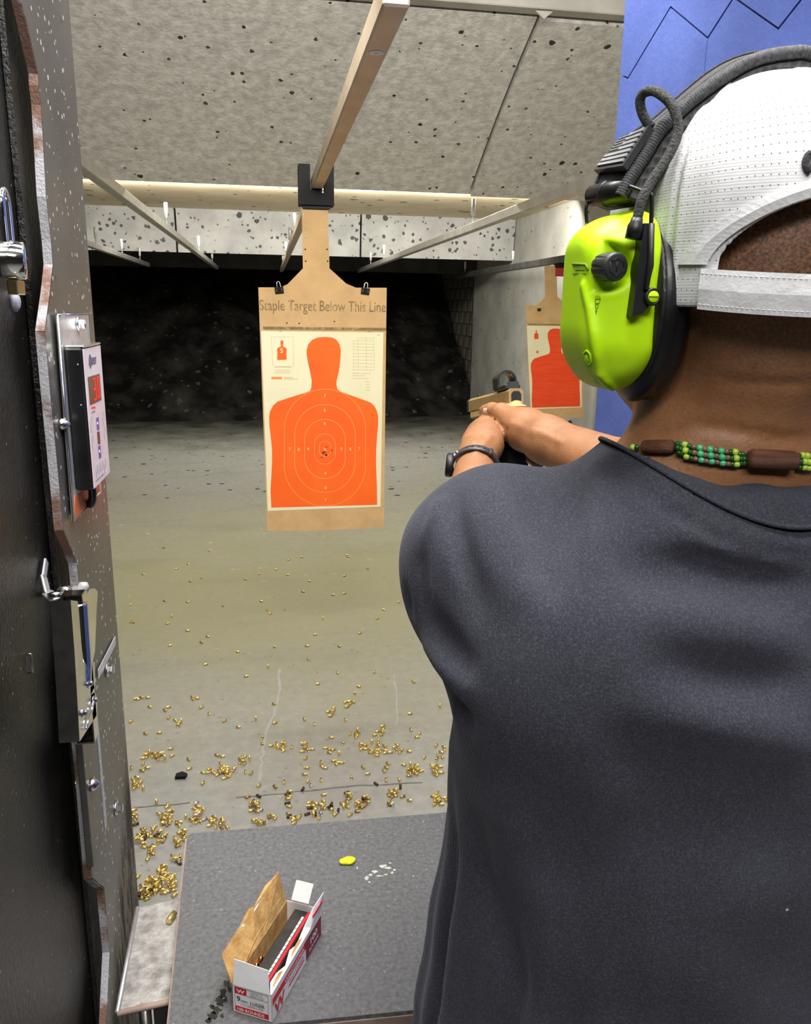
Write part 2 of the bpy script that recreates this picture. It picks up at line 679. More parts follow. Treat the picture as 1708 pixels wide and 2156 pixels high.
def floor_strip(pts, w, name, mat):
    P = [at_z(x, y, 0.0) for x, y in pts]
    rnd = random.Random(len(pts) * 7 + int(pts[0][0]))
    path = []
    for a, b in zip(P[:-1], P[1:]):
        for k in range(5):
            path.append(a + (b - a) * k / 5 + np.array([rnd.uniform(-1, 1), rnd.uniform(-1, 1), 0]) * w * 0.9)
    path.append(P[-1])
    m = MB()
    vs, fs = [], []
    for i, p in enumerate(path):
        q = path[min(i + 1, len(path) - 1)] - path[max(i - 1, 0)]
        n = np.array([-q[1], q[0], 0]); n /= np.linalg.norm(n) + 1e-9
        ww = w * rnd.uniform(0.4, 1.0)
        vs += [p + n * ww + [0, 0, 0.0012], p - n * ww + [0, 0, 0.0012]]
    fs = [(2 * i, 2 * i + 1, 2 * i + 3, 2 * i + 2) for i in range(len(path) - 1)]
    m.add(vs, fs)
    return m.build(name, mat, floor)


floor_strip([(282, 1702), (400, 1690)], 0.004, 'crack', 'crack')
floor_strip([(495, 1680), (620, 1668), (760, 1654), (890, 1648)], 0.0045, 'crack', 'crack')
floor_strip([(545, 1645), (550, 1600), (560, 1545), (585, 1480), (590, 1410)], 0.008, 'crack', 'crack_pale')
floor_strip([(835, 1530), (835, 1470), (830, 1420)], 0.005, 'crack', 'crack_pale')

struct(MB().box((-0.6, 0.5, 2.85), (11.4, 7.8, 0.1)).build('ceiling', 'ceiling'), 'grey ceiling above the firing line')
struct(MB().box((-0.6, 10.6, 2.85), (11.4, 12.4, 0.1)).build('ceiling', 'ceiling_warm_lit'), 'ceiling board over the middle of the range, warm light painted in cream')
struct(MB().box((XW + 0.2, 4.6, 1.4), (0.4, 16.9, 2.8)).build('wall_right', 'wall'), 'grey pocked concrete side wall behind the smaller target')
struct(MB().box((-5.7, 6.5, 1.4), (0.3, 20.6, 2.8)).build('wall_left', 'wall_dark'))
struct(MB().box((-0.6, 16.6, 1.4), (11.4, 0.3, 2.8)).build('wall_back', 'wall_dark'))
struct(MB().box((-0.6, -3.7, 1.4), (11.4, 0.2, 2.8)).build('wall_front', 'wall_dark'))

# block wall beside the berm, each block its own piece
bw = struct(MB().box((XW + 0.26, 14.75, 1.4), (0.32, 3.4, 2.8)).build('wall_far_right', 'mortar'), 'sooty block wall beside the black rubber berm')
blk = MB().box((0, 0, 0), (0.04, 0.385, 0.19), bev=0.006)
proto = None
for r in range(14):
    for k in range(8):
        y = 13.25 + k * 0.4 + (0.2 if r % 2 else 0.0)
        if y > 15.9:
            continue
        if proto is None:
            o = proto = blk.build('block', 'block', bw)
        else:
            o = proto.copy()
            COL.objects.link(o)
            o.parent = bw
        o.location = (XW + 0.09, y, 0.1 + r * 0.2)

# baffles
def baffle(name, prof, x0, x1, t, mat, nx=2):
    """slanting panel: profile of (y, z) swept across x"""
    P = np.array(smooth_path([(0, a, b) for a, b in prof], 5))
    m = MB()
    vs, fs = [], []
    n = len(P)
    for x in (x0, x1):
        for i in range(n):
            vs.append((x, P[i][1], P[i][2]))
        for i in range(n):
            q = P[min(i + 1, n - 1)] - P[max(i - 1, 0)]
            q = q / np.linalg.norm(q)
            vs.append((x, P[i][1] - q[2] * t, P[i][2] + q[1] * t))
    for i in range(n - 1):
        fs += [(i, i + 1, 2 * n + i + 1, 2 * n + i), (n + i, 3 * n + i, 3 * n + i + 1, n + i + 1),
               (i, n + i, n + i + 1, i + 1), (2 * n + i, 2 * n + i + 1, 3 * n + i + 1, 3 * n + i)]
    fs += [(0, 2 * n, 3 * n, n), (n - 1, 2 * n - 1, 4 * n - 1, 3 * n - 1)]
    m.add(vs, fs)
    return m


PROF = [(3.36, 2.745), (3.60, 2.645), (3.89, 2.510), (4.15, 2.375), (4.4, 2.235)]
bf = thing('ceiling_baffle', 'big slanting grey sprayed ceiling baffle pocked with bullet marks', 'baffle', (0, 3.4, 2.8))
baffle('baffle', PROF, -5.5, 1.058, 0.10, 'baffle').build('panel', 'baffle', bf)
baffle('baffle', [(y - 0.004, z - 0.012) for y, z in PROF], 1.070, XW, 0.10, 'baffle').build('panel', 'baffle', bf)
MB().box((-0.6, 3.30, 2.775), (9.9, 0.07, 0.06), bev=0.004).build('lip', 'ceiling', bf)
lb = MB()
lb.prism([at_y(1128, 22, 3.27), at_y(1165, 24, 3.27), at_y(1146, 40, 3.27)], (0, 1, 0), 0.01)
lb.build('torn_lip_tip', 'ceiling', bf)

bf2 = thing('ceiling_baffle', 'white far baffle thickly covered in dark bullet marks', 'baffle', (0, 10.9, 2.8))
xs = [-5.5, at_y(369, 460, 10.9)[0], at_y(760, 470, 10.9)[0], XW]
for a, b in zip(xs[:-1], xs[1:]):
    baffle('x', [(10.86, 2.82), (10.9, 2.6), (10.94, 2.285)], a + 0.012, b - 0.012, 0.08, 'baffle_far').build('panel', 'baffle_far', bf2)
MB().box((-1.1, 11.05, 2.55), (8.7, 0.03, 0.46)).build('backing', 'header', bf2)

hd = MB().box((-1.12, 13.0, 2.305), (8.8, 0.18, 0.235), bev=0.01).build('trap_header_beam', 'header')
tag(hd, 'soot black steel beam above the rubber berm', 'beam')
struct(MB().box((-1.12, 13.02, 2.61), (8.8, 0.12, 0.37)).build('wall_above_beam', 'header'))

# rubber berm
def berm_pt(u, v):
    x = -5.4 + u * (XW - 0.005 + 5.4)
    base = 11.95 + 0.72 * u ** 2 + 0.08 * math.sin(x * 2.1) + 0.05 * math.sin(x * 5.3 + 1)
    y = base + v * (15.9 - base)
    z = v * 2.3 + (0.05 * math.sin(x * 3.7 + y * 2) + 0.04 * math.sin(x * 7.9 - y * 5) + 0.03 * math.sin(x * 17 + y * 13)) * min(1, v * 8)
    return (x, y, z)


bm_ = MB().grid(berm_pt, 120, 50)
tag(bm_.build('rubber_berm', 'berm'), 'black granulated rubber berm at the far end of range', 'berm', kind='stuff')

# lane rails
def rail(label, x, z, y0, y1, mat, w=0.045, h=0.05, studs=(), group='overhead lane rails'):
    t = thing('lane_rail', label, 'rail', (x, y0, z), group)
    m = MB()
    m.box((x, (y0 + y1) / 2, z + h / 2), (w, y1 - y0, h), bev=0.004)
    m.build('track', mat, t)
    for y in studs:
        MB().lathe((x, y, z + h - 0.002), (0, 0, 1), [(0.006, 0), (0.006, 0.05), (0.014, 0.05), (0.014, 0.15), (0.012, 0.152)], 8).build('stud', 'stud', t)
    MB().lathe((x, y0 + 0.25, z + 0.002), (0, 0, -1), [(0.016, 0), (0.016, 0.003), (0.007, 0.003), (0.005, 0.001)], 10).build('screw', 'stud', t)
    return t


RX = at_y(668, 399, 3.6)
rail('pale metal rail running overhead to the main target carrier', RX[0], RX[2], 1.45, 12.2, 'rail_tan', studs=(6.4, 7.6, 9.2, 11.0))
rail('metal overhead rail left of the main target', -0.67, 2.13, 0.3, 12.0, 'rail', studs=(3.3, 6.1, 8.9, 11.0))
rail('farthest left overhead rail, low beside the stall partition', -1.54, 2.13, 0.3, 11.6, 'rail', studs=(8.2, 9.6, 10.9))
rail('overhead rail ending behind the earmuff headband', 1.31, 2.13, 1.5, 12.0, 'rail', studs=(5.3, 9.4, 10.6))
rail('soot dark overhead rail carrying the smaller target', 2.87, 2.10, 1.5, 12.6, 'rail_dark', w=0.06, h=0.07, studs=(9.6, 12.0))

# ------------------------------------------------------------------ stall partitions
MT['black_panel'] = pm('glossy_black_sheet', (0.004, 0.004, 0.0035), (0.018, 0.016, 0.013), 7, 0.22, 0.0, bump=0.5, bscale=170,
                       marks=((95, 0.16, 0.10, (0.16, 0.15, 0.13)), (34, 0.10, 0.12, (0.002, 0.002, 0.002))), rvar=0.10, spec=0.6)


def plate_mat():
    m, nt, b = new_mat('grey_steel_plate')
    tc = node(nt, 'ShaderNodeTexCoord')
    co = tc.outputs['Object']
    sep = node(nt, 'ShaderNodeSeparateXYZ')
    nt.links.new(co, sep.inputs[0])
    col = mixc(nt, ramp(nt, vary(nt, co, 5, 5), 0.35, 0.65), (0.115, 0.11, 0.10), (0.165, 0.157, 0.143))
    col = mixc(nt, spots(nt, co, 105, 0.30, 0.22), col, (0.75, 0.74, 0.71))
    col = mixc(nt, spots(nt, co, 80, 0.20, 0.10), col, (0.05, 0.045, 0.04))
    # scuffed, rust-brown lower corner
    diag = mth(nt, 'ADD', mth(nt, 'MULTIPLY', sep.outputs[1], 1.1), mth(nt, 'MULTIPLY', sep.outputs[2], -1.0))
    low = ramp(nt, diag, 0.33, 0.41)
    streak = ramp(nt, vary(nt, co, 34, 5, 0.65, (1, 1.6, 0.25)), 0.47, 0.52)
    col = mixc(nt, mth(nt, 'MULTIPLY', low, 0.6), col, (0.20, 0.165, 0.10))
    col = mixc(nt, mth(nt, 'MULTIPLY', low, streak), col, (0.022, 0.014, 0.008))
    nt.links.new(col, b.inputs['Base Color'])
    nt.links.new(mth(nt, 'SUBTRACT', 0.55, mth(nt, 'MULTIPLY', low, 0.5)), b.inputs['Metallic'])
    nt.links.new(mth(nt, 'ADD', 0.36, mth(nt, 'MULTIPLY', low, 0.3)), b.inputs['Roughness'])
    bp = node(nt, 'ShaderNodeBump')
    bp.inputs['Strength'].default_value = 0.12
    bp.inputs['Distance'].default_value = 0.003
    nt.links.new(vary(nt, co, 60, 5), bp.inputs['Height'])
    nt.links.new(bp.outputs[0], b.inputs['Normal'])
    return m


MT['plate'] = plate_mat()
MT['plate_edge'] = pm('rust_flecked_cut_edge', (0.42, 0.41, 0.43), (0.20, 0.11, 0.075), 11, 0.8, 0.1, bump=0.6, bscale=300, lo=0.47, hi=0.56)
MT['speckle'] = pm('speckled_grey_edge', (0.33, 0.33, 0.36), (0.55, 0.55, 0.58), 260, 0.7, 0.2)
MT['steel'] = pm('bright_steel', (0.66, 0.65, 0.63), (0.80, 0.79, 0.77), 30, 0.22, 1.0, rvar=0.08)
MT['chrome'] = pm('chrome', (0.82, 0.81, 0.79), (0.90, 0.90, 0.88), 12, 0.07, 1.0)
MT['brass_plate'] = pm('brass_plate', (0.55, 0.42, 0.20), (0.62, 0.48, 0.24), 20, 0.25, 1.0)
MT['zinc'] = pm('dull_zinc', (0.48, 0.48, 0.50), (0.62, 0.62, 0.64), 60, 0.4, 0.7)
MT['blue_foam'] = pm('royal_blue_acoustic_foam', (0.042, 0.072, 0.26), (0.062, 0.10, 0.34), 5, 0.9, bump=0.35, bscale=90,
                     marks=((12, 0.06, 0.15, (0.12, 0.16, 0.45)),))
MT['blue_groove'] = pm('dark_blue_groove', (0.012, 0.018, 0.07), (0.02, 0.03, 0.09), 8, 0.95)
MT['white_plastic'] = pm('white_membrane', (0.62, 0.57, 0.60), (0.68, 0.63, 0.66), 30, 0.35)
MT['black_plastic'] = pm('black_plastic', (0.006, 0.006, 0.006), (0.012, 0.012, 0.012), 30, 0.28, marks=((120, 0.12, 0.08, (0.4, 0.4, 0.4)),))
MT['black_enamel'] = pm('black_enamel', (0.004, 0.004, 0.004), (0.009, 0.009, 0.009), 60, 0.5, spec=0.25, marks=((260, 0.3, 0.2, (0.16, 0.16, 0.15)),))
MT['grey_rubber'] = pm('grey_vinyl_tip', (0.36, 0.36, 0.36), (0.46, 0.46, 0.46), 40, 0.4)
MT['display'] = pm('dark_display_glass', (0.05, 0.018, 0.010), (0.07, 0.026, 0.014), 60, 0.3)
MT['led'] = emit('red_segment_led', (1.0, 0.03, 0.03), 0.4)
MT['violet'] = pm('violet_key', (0.10, 0.08, 0.33), (0.14, 0.11, 0.40), 90, 0.4)
MT['maroon'] = pm('maroon_key', (0.10, 0.025, 0.02), (0.14, 0.04, 0.03), 90, 0.4)
MT['ink'] = pm('grey_ink', (0.10, 0.09, 0.16), (0.16, 0.15, 0.22), 90, 0.6)
MT['ink_faint'] = pm('faint_ink', (0.36, 0.32, 0.36), (0.42, 0.38, 0.42), 90, 0.6)
MT['orange_reflection'] = pm('orange_red_reflection', (0.42, 0.08, 0.02), (0.55, 0.13, 0.04), 25, 0.45, marks=((90, 0.2, 0.2, (0.03, 0.02, 0.015)),))  # colour of the target's reflection, painted on

XP, YE = -0.237, 1.203
lp = thing('stall_partition', 'dark left stall partition of black sheet and grey speckled steel plate', 'partition', (-0.27, 0.8, 0))
MB().box((-0.274, 0.70, 1.4), (0.022, 1.0, 2.8), bev=0.002).build('black_sheet', 'black_panel', lp)
edge_px = [(14, -140), (45, 0), (80, 156), (81, 182), (86, 221), (97, 415), (107, 506), (111, 558), (105, 617), (94, 698), (105, 821),
           (123, 1006), (133, 1116), (161, 1184), (166, 1233), (164, 1400), (168, 1560), (177, 1650), (193, 1849), (219, 1871), (231, 2004), (224, 2156)]
near = [at_x(x, y, XP) for x, y in edge_px]
near[0][2] = 2.8
poly = [(XP, p[1], p[2]) for p in near] + [(XP, near[-1][1], 0.0), (XP, YE, 0.0), (XP, YE, 2.8)]
poly[0] = (XP, near[1][1] - 0.06, 2.8)
pl = MB().prism(poly, (-1, 0, 0), 0.009).build('steel_plate', 'plate', lp)
em = MB()
ep = [np.array(p) for p in poly[:len(near) + 1]]
for a, b in zip(ep[:-1], ep[1:]):
    d = b - a
    L = np.linalg.norm(d)
    d = d / L
    n = np.cross(d, (1, 0, 0))
    if n[1] > 0:
        n = -n
    em.prism([a + n * 0.0008, b + n * 0.0008, b + n * 0.0008 + np.array([-0.0095, 0, 0]), a + n * 0.0008 + np.array([-0.0095, 0, 0])], -n, 0.002)
em.build('cut_edge', 'plate_edge', lp)
# a second thin edge behind the plate
MB().box((-0.2585, 0.990, 1.4), (0.006, 0.03, 2.8)).build('backing_strip', 'black_panel', lp)
MB().box((-0.2595, 1.09, 1.4), (0.0065, 0.22, 2.8)).build('core', 'black_panel', lp)

# flat bar with fixings low on the plate
b0, b1 = at_x(181, 1540, -0.229), at_x(207, 1795, -0.229)
MB().box((-0.233, (b0[1] + b1[1]) / 2 + 0.012, (b0[2] + b1[2]) / 2), (0.008, 0.075, b0[2] - b1[2]), bev=0.001).build('flat_bar', 'plate', lp)
MB().box((-0.2325, (b0[1] + b1[1]) / 2 + 0.053, (b0[2] + b1[2]) / 2), (0.009, 0.010, b0[2] - b1[2] - 0.002)).build('bar_edge', 'speckle', lp)


def hexbolt(px, py, X, parent, r=0.007, name='hex_bolt'):
    p = at_x(px, py, X)
    m = MB()
    m.lathe(p, (1, 0, 0), [(r * 1.5, 0), (r * 1.5, 0.0025), (r * 1.2, 0.003)], 16)
    m.lathe(p + np.array([0.003, 0, 0]), (1, 0, 0), [(r, 0), (r, 0.006), (r * 0.8, 0.0075)], 6, False)
    return m.build(name, 'steel', parent)


def cone(px, py, X, parent, r=0.008, h=0.011):
    p = at_x(px, py, X)
    return MB().lathe(p, (1, 0, 0), [(r, 0), (r, 0.003), (r * 0.72, h * 0.6), (r * 0.3, h * 0.95), (0.0005, h)], 16).build('cone_rivet', 'steel', parent)


hexbolt(224, 1410, XP, lp)
hexbolt(243, 1702, XP, lp)
cone(191, 1652, -0.229, lp)
cone(126, 893, XP, lp, 0.007, 0.012)
cone(158, 1650, -0.2505, lp, 0.006, 0.006)
p = at_x(28, 635, -0.263)
MB().lathe(p, (1, 0, 0), [(0.011, 0), (0.0105, 0.003), (0.006, 0.006), (0.001, 0.0068)], 16).build('round_rivet', 'speckle', lp)
p = at_x(60, 1395, -0.263)
sm = MB()
sm.tube([p + np.array([0, -0.002, 0.011]), p + np.array([0.004, -0.002, 0.011]), p + np.array([0.004, -0.002, -0.011]), p + np.array([0, -0.002, -0.011])], 0.0011, 6)
sm.build('staple', 'steel', lp)

# right partition: blue foam with zigzag joints
XR = 0.77
rp = thing('stall_partition', 'royal blue foam-clad stall partition with zigzag joints at upper right', 'partition', (XR + 0.05, 1.2, 0))
MB().box((XR + 0.045, 1.08, 1.4), (0.05, 1.5, 2.8)).build('backing_board', 'blue_groove', rp)
YR = at_x(1310, 100, XR)[1]


def rz(px, py):
    q = at_x(px, py, XR)
    return np.array([XR, q[1], q[2]])


zig = [np.array([XR, YR, rz(1316, 150)[2]]), rz(1322, 165), rz(1412, 15), rz(1490, 80), rz(1545, -5)]
d1 = zig[2] - zig[1]
d2 = zig[3] - zig[2]
zig += [zig[-1] + d2 * 0.9, zig[-1] + d2 * 0.9 + d1 * 1.1]
zig.append(np.array([XR, 0.35, zig[-1][2] - 0.2]))
g = 0.0022
up_poly = [q + np.array([0, 0, g]) for q in zig] + [np.array([XR, 0.35, 2.79]), np.array([XR, YR, 2.79])]
MB().prism(up_poly, (1, 0, 0), 0.02).build('foam_panel', 'blue_foam', rp)
ysm = rz(1490, 80)[1]
lo1 = [q - np.array([0, 0, g]) for q in zig[:4]] + [np.array([XR, ysm + 0.0015, 0.02]), np.array([XR, YR, 0.02])]
lo1[3] = lo1[3] + np.array([0, 0.0015, 0])
MB().prism(lo1, (1, 0, 0), 0.02).build('foam_panel', 'blue_foam', rp)
lo2 = [q - np.array([0, 0, g]) for q in zig[3:]] + [np.array([XR, 0.35, 0.02]), np.array([XR, ysm - 0.0015, 0.02])]
lo2[0] = lo2[0] - np.array([0, 0.0015, 0])
MB().prism(lo2, (1, 0, 0), 0.02).build('foam_panel', 'blue_foam', rp)
p = rz(1275, 940)
MB().lathe(p, (-1, 0, 0), [(0.02, 0), (0.018, 0.01), (0.008, 0.016)], 12).build('mounting_knob', 'black_plastic', rp)

# ------------------------------------------------------------------ control box on the plate
XB = -0.21
cb = thing('control_box', 'black target control box with white keypad and red number display', 'control box', (-0.22, 1.04, 1.43))
q = [at_x(122, 664, -0.231), at_x(187, 660, -0.231), at_x(213, 1035, -0.231), at_x(156, 1097, -0.231)]
bp_ = MB().prism([(-0.2335, p[1], p[2]) for p in q], (1, 0, 0), 0.0025)
bp_.build('mounting_plate', 'zinc', cb)
q2 = [at_x(158, 1045, -0.2305), at_x(207, 1012, -0.2305), at_x(212, 1033, -0.2305), at_x(157, 1092, -0.2305)]
MB().prism([(-0.231, p[1], p[2]) for p in q2], (1, 0, 0), 0.0006).build('orange_reflection_patch', 'orange_reflection', cb)  # orange target's reflection laid on the plate as a thin coloured patch
rim = [(-0.2315, a[1], a[2]) for a in q]
MB().tube(rim + [rim[0]], 0.0016, 6).build('plate_rim', 'steel', cb)
fy0, fy1, fz0, fz1 = 0.991, 1.092, 1.4325, 1.6005
MB().box(((-0.2315 + XB) / 2, (fy0 + fy1) / 2, (fz0 + fz1) / 2), (abs(-0.2315 - XB), fy1 - fy0, fz1 - fz0), bev=0.003).build('housing', 'black_plastic', cb)
MB().box((XB - 0.009, (fy0 + fy1) / 2, fz1 + 0.0006), (0.022, fy1 - fy0 - 0.006, 0.0025), bev=0.001).build('top_edge', 'steel', cb)
face = MB().box((XB + 0.0003, (fy0 + fy1) / 2, (fz0 + fz1) / 2), (0.0012, fy1 - fy0 - 0.001, fz1 - fz0 - 0.004), bev=0.0004).build('keypad', 'white_plastic', cb)
XF = XB + 0.0012


def fquad(pts, name, mat, t=0.0005):
    P = [at_x(x, y, XF) for x, y in pts]
    return MB().prism([(XF - 0.0003, p[1], p[2]) for p in P], (1, 0, 0), t).build(name, mat, face)


def czoom(a, b):
    return (130 + a / 6.16, 700 + b / 6.16)


fquad([czoom(340, 580), czoom(490, 535), czoom(515, 870), czoom(370, 940)], 'display', 'display')
XF += 0.0004
# seven-segment digits reading 3.0
def seg7(y0, z0, w, h, on):
    s = {'a': ((0, h), (w, h)), 'b': ((w, h), (w, h / 2)), 'c': ((w, h / 2), (w, 0)), 'd': ((0, 0), (w, 0)), 'e': ((0, h / 2), (0, 0)), 'f': ((0, h), (0, h / 2)), 'g': ((0, h / 2), (w, h / 2))}
    m = MB()
    for k in on:
        (a, b), (c, d) = s[k]
        m.box((XF, y0 + (a + c) / 2, z0 + (b + d) / 2), (0.0006, abs(c - a) + 0.0022, abs(d - b) + 0.0018), bev=0.0002)
    m.build('lit_digit', 'led', face)


dl, dr = at_x(*czoom(340, 930), XF), at_x(*czoom(515, 870), XF)
dy0, dy1 = at_x(*czoom(345, 600), XF), at_x(*czoom(500, 860), XF)
seg7(1.0300, 1.5365, 0.0095, 0.0245, 'abcdg')
seg7(1.0510, 1.5365, 0.0095, 0.0245, 'abcdef')
for cy_, mt_ in ((1180, 'violet'), (1365, 'maroon'), (1545, 'violet')):
    cx_ = 468 + (cy_ - 1180) * 0.07
    XF = XB + 0.0012
    fquad([czoom(cx_ - 20, cy_ - 72), czoom(cx_ + 8, cy_ - 84), czoom(cx_ + 20, cy_ + 72), czoom(cx_ - 8, cy_ + 84)], 'key', mt_)
    XF = XB + 0.0017
    if mt_ == 'violet':
        fquad([czoom(cx_ - 8, cy_ + 8), czoom(cx_, cy_ - 22), czoom(cx_ + 8, cy_ + 2), czoom(cx_, cy_ + 22)], 'key_arrow', 'white_plastic')
XF = XB + 0.0012
fquad([czoom(362, 275), czoom(385, 320), czoom(392, 400), czoom(376, 468), czoom(352, 400), czoom(350, 330)], 'badge', 'ink')
for yy in (330, 362, 394):
    fquad([czoom(388, yy), czoom(445, yy - 16), czoom(447, yy + 4), czoom(390, yy + 22)], 'badge_bar', 'ink')
fquad([czoom(385, 965), czoom(438, 955), czoom(439, 975), czoom(386, 985)], 'lamp_legend', 'led')
fquad([czoom(388, 1010), czoom(432, 1000), czoom(433, 1025), czoom(389, 1035)], 'lamp_legend', 'ink_faint')
XF = XB + 0.0013
for (lx, ly, s_) in ((460, 1810, 'A'), (495, 1780, 'B'), (530, 1755, 'C'), (562, 1730, 'D')):
    p = at_x(*czoom(lx, ly), XF)
    ring = [(XF, p[1] + 0.0055 * math.cos(t), p[2] + 0.0095 * math.sin(t)) for t in np.linspace(0, 2 * math.pi, 20, endpoint=False)]
    MB().tube(ring, 0.00025, 4, closed=True).build('key_outline', 'ink_faint', face)
    text('key_letter', s_, (XF + 0.0002, p[1], p[2] - 0.002), (0, 1, 0), (0, 0, 1), 0.004, 'ink', face, center=True)
for (lx, ly) in ((385, 1190), (402, 1420), (540, 1100), (560, 1300)):
    p = at_x(*czoom(lx, ly), XF)
    ring = [(XF, p[1] + 0.0045 * math.cos(t), p[2] + 0.0085 * math.sin(t)) for t in np.linspace(0, 2 * math.pi, 20, endpoint=False)]
    MB().tube(ring, 0.0002, 4, closed=True).build('key_outline', 'ink_faint', face)
p = at_x(*czoom(440, 1930), XF)
MB().box((XF, p[1] + 0.028, p[2] + 0.0005), (0.0004, 0.05, 0.0016)).build('footer_line', 'ink_faint', face)
p = at_x(190, 1035, XB - 0.012)
MB().tube(smooth_path([p + np.array([0, 0.01, 0.012]), p + np.array([0, 0.011, -0.008]), p + np.array([-0.004, 0.016, -0.02]), p + np.array([-0.010, 0.025, -0.018])]), 0.005, 8).build('cable', 'black_plastic', cb)
hexbolt(163, 682, -0.231, cb, 0.006)

# ------------------------------------------------------------------ staple gun hung on a hook
sg = thing('staple_gun', 'chrome hand staple gun hanging upright on the dark partition', 'staple gun', (-0.213, 0.86, 1.16))
YB = 0.86
XS0, XS1 = -0.2235, -0.2025


def sz(a, b):
    return (80 + a / 5.016, 1170 + b / 5.016)


t0, t1 = at_y(*sz(240, 430), YB), at_y(*sz(345, 1975), YB)
zt, zb = t0[2], t1[2]
chm = MB()
chm.box(((XS0 + XS1) / 2, YB + 0.0065, (zt + zb) / 2), (XS1 - XS0 - 0.004, 0.009, zt - zb), bev=0.001)
chm.build('base_channel', 'black_enamel', sg)
fl = MB()
for x in (XS0 + 0.0008, XS1 - 0.0008):
    fl.box((x, YB + 0.008, (zt + zb) / 2), (0.0016, 0.018, zt - zb + 0.002))
fl.box(((XS0 + XS1) / 2, YB + 0.006, zt + 0.001), (XS1 - XS0, 0.016, 0.0018))
fl.box(((XS0 + XS1) / 2, YB + 0.006, zb - 0.001), (XS1 - XS0, 0.016, 0.0018))
fl.build('channel_flanges', 'chrome', sg)
MB().box((XS0 - 0.0015, YB + 0.008, zb + 0.03), (0.0016, 0.02, 0.06)).build('front_guard', 'zinc', sg)
for b in (630, 730, 1620, 1745):
    p = at_y(*sz(240 + (b - 630) * 0.072, b), YB)
    MB().lathe((p[0], YB + 0.0025, p[2]), (0, -1, 0), [(0.0028, 0), (0.0028, 0.0012), (0.0019, 0.0014), (0.0018, 0.0002)], 14).build('eyelet', 'steel', sg)


def sprism(pts, x0, x1, name, mat):
    P = [at_x(*sz(a, b), x1) for a, b in pts]
    return MB().prism([(x1, p[1], p[2]) for p in P], (-1, 0, 0), x1 - x0).build(name, mat, sg)


sprism([(345, 470), (420, 480), (455, 900), (480, 1120), (520, 1150), (600, 1120), (605, 1370), (560, 1470), (600, 1440), (625, 1500), (627, 1675), (440, 1965), (415, 1500), (385, 1000)],
       XS0 + 0.001, XS1, 'body', 'steel')
p0, p1 = at_x(*sz(430, 500), XS1 - 0.006), at_x(*sz(470, 1150), XS1 - 0.006)
MB().tube(smooth_path([p0, (p0 + p1) / 2, p1, at_x(*sz(455, 1330), XS1 - 0.008), at_x(*sz(470, 1560), XS1 - 0.012)]), 0.009, 14,
          radii=list(np.concatenate([np.full(17, 0.0095), np.linspace(0.0095, 0.011, 8), np.linspace(0.011, 0.004, 8)]))).build('spring_tube', 'chrome', sg)
sprism([(480, 500), (545, 350), (600, 345), (632, 380), (620, 560), (602, 1010), (572, 1140), (525, 1100), (508, 1010), (548, 905), (500, 895)],
       XS0 + 0.005, XS1 - 0.003, 'lever', 'chrome')
for a, b in ((530, 1350), (580, 1525), (470, 1660)):
    p = at_x(*sz(a, b), XS1)
    MB().lathe(p, (1, 0, 0), [(0.005, 0), (0.005, 0.001), (0.003, 0.0012), (0.003, 0.004), (0.0018, 0.005)], 12).build('rivet', 'steel', sg)
P = [at_x(*sz(a, b), XS1) for a, b in ((565, 1540), (545, 1640), (510, 1740), (490, 1830))]
MB().tube(smooth_path([p + np.array([0.002, 0, 0]) for p in P]), 0.0016, 6).build('spring_wire', 'chrome', sg)

hk = thing('coat_hook', 'zinc hook with grey vinyl tip above the staple gun', 'hook', (-0.26, 0.84, 1.37))
k0 = at_y(97, 1190, 0.80)
harm0 = at_x(103, 1250, -0.262)
hp = [at_x(97, 1182, -0.258), at_x(92, 1215, -0.258), at_x(100, 1248, -0.252), at_x(116, 1262, -0.236)]
hm = MB()
for a, b in zip(hp[:-1], hp[1:]):
    d = (b - a); L = np.linalg.norm(d); d /= L
    n = np.cross(d, (0, 1, 0)); n /= np.linalg.norm(n)
    R = np.stack([n, np.cross(d, n), d], 1)
    hm.box((a + b) / 2, (0.003, 0.012, L + 0.003), R, bev=0.001)
hm.build('back_strap', 'zinc', hk)
h0 = at_y(112, 1252, 0.872)
h1 = at_y(162, 1252, 0.905)
h2 = at_y(178, 1232, 0.905)
MB().tube(smooth_path([harm0, h0, h1]), 0.0032, 10).build('arm', 'steel', hk)
MB().tube([h1 + np.array([-0.004, 0, -0.002]), h1, h1 * 0.6 + h2 * 0.4, h2, h2 + np.array([0.0005, 0, 0.003])], 0.005, 12,
          radii=[0.004, 0.0055, 0.0048, 0.0062, 0.003]).build('vinyl_tip', 'grey_rubber', hk)
MB().lathe(h0 * 0.45 + h1 * 0.55 + np.array([0, 0, 0.002]), h1 - h0, [(0.006, -0.008), (0.008, -0.006), (0.008, 0.006), (0.006, 0.008)], 12).build('ferrule', 'chrome', hk)

s0, s1 = at_x(207, 1420, -0.2345), at_x(243, 1348, -0.2345)
d = s1 - s0; L = np.linalg.norm(d); d /= L
n = np.array([1.0, 0, 0])
R = np.stack([n, np.cross(d, n), d], 1)
tag(MB().box((s0 + s1) / 2, (0.0012, 0.013, L), R, bev=0.0004).build('tape_strip', 'grey_rubber'), 'pale grey tape strip stuck slanting across steel plate', 'tape')

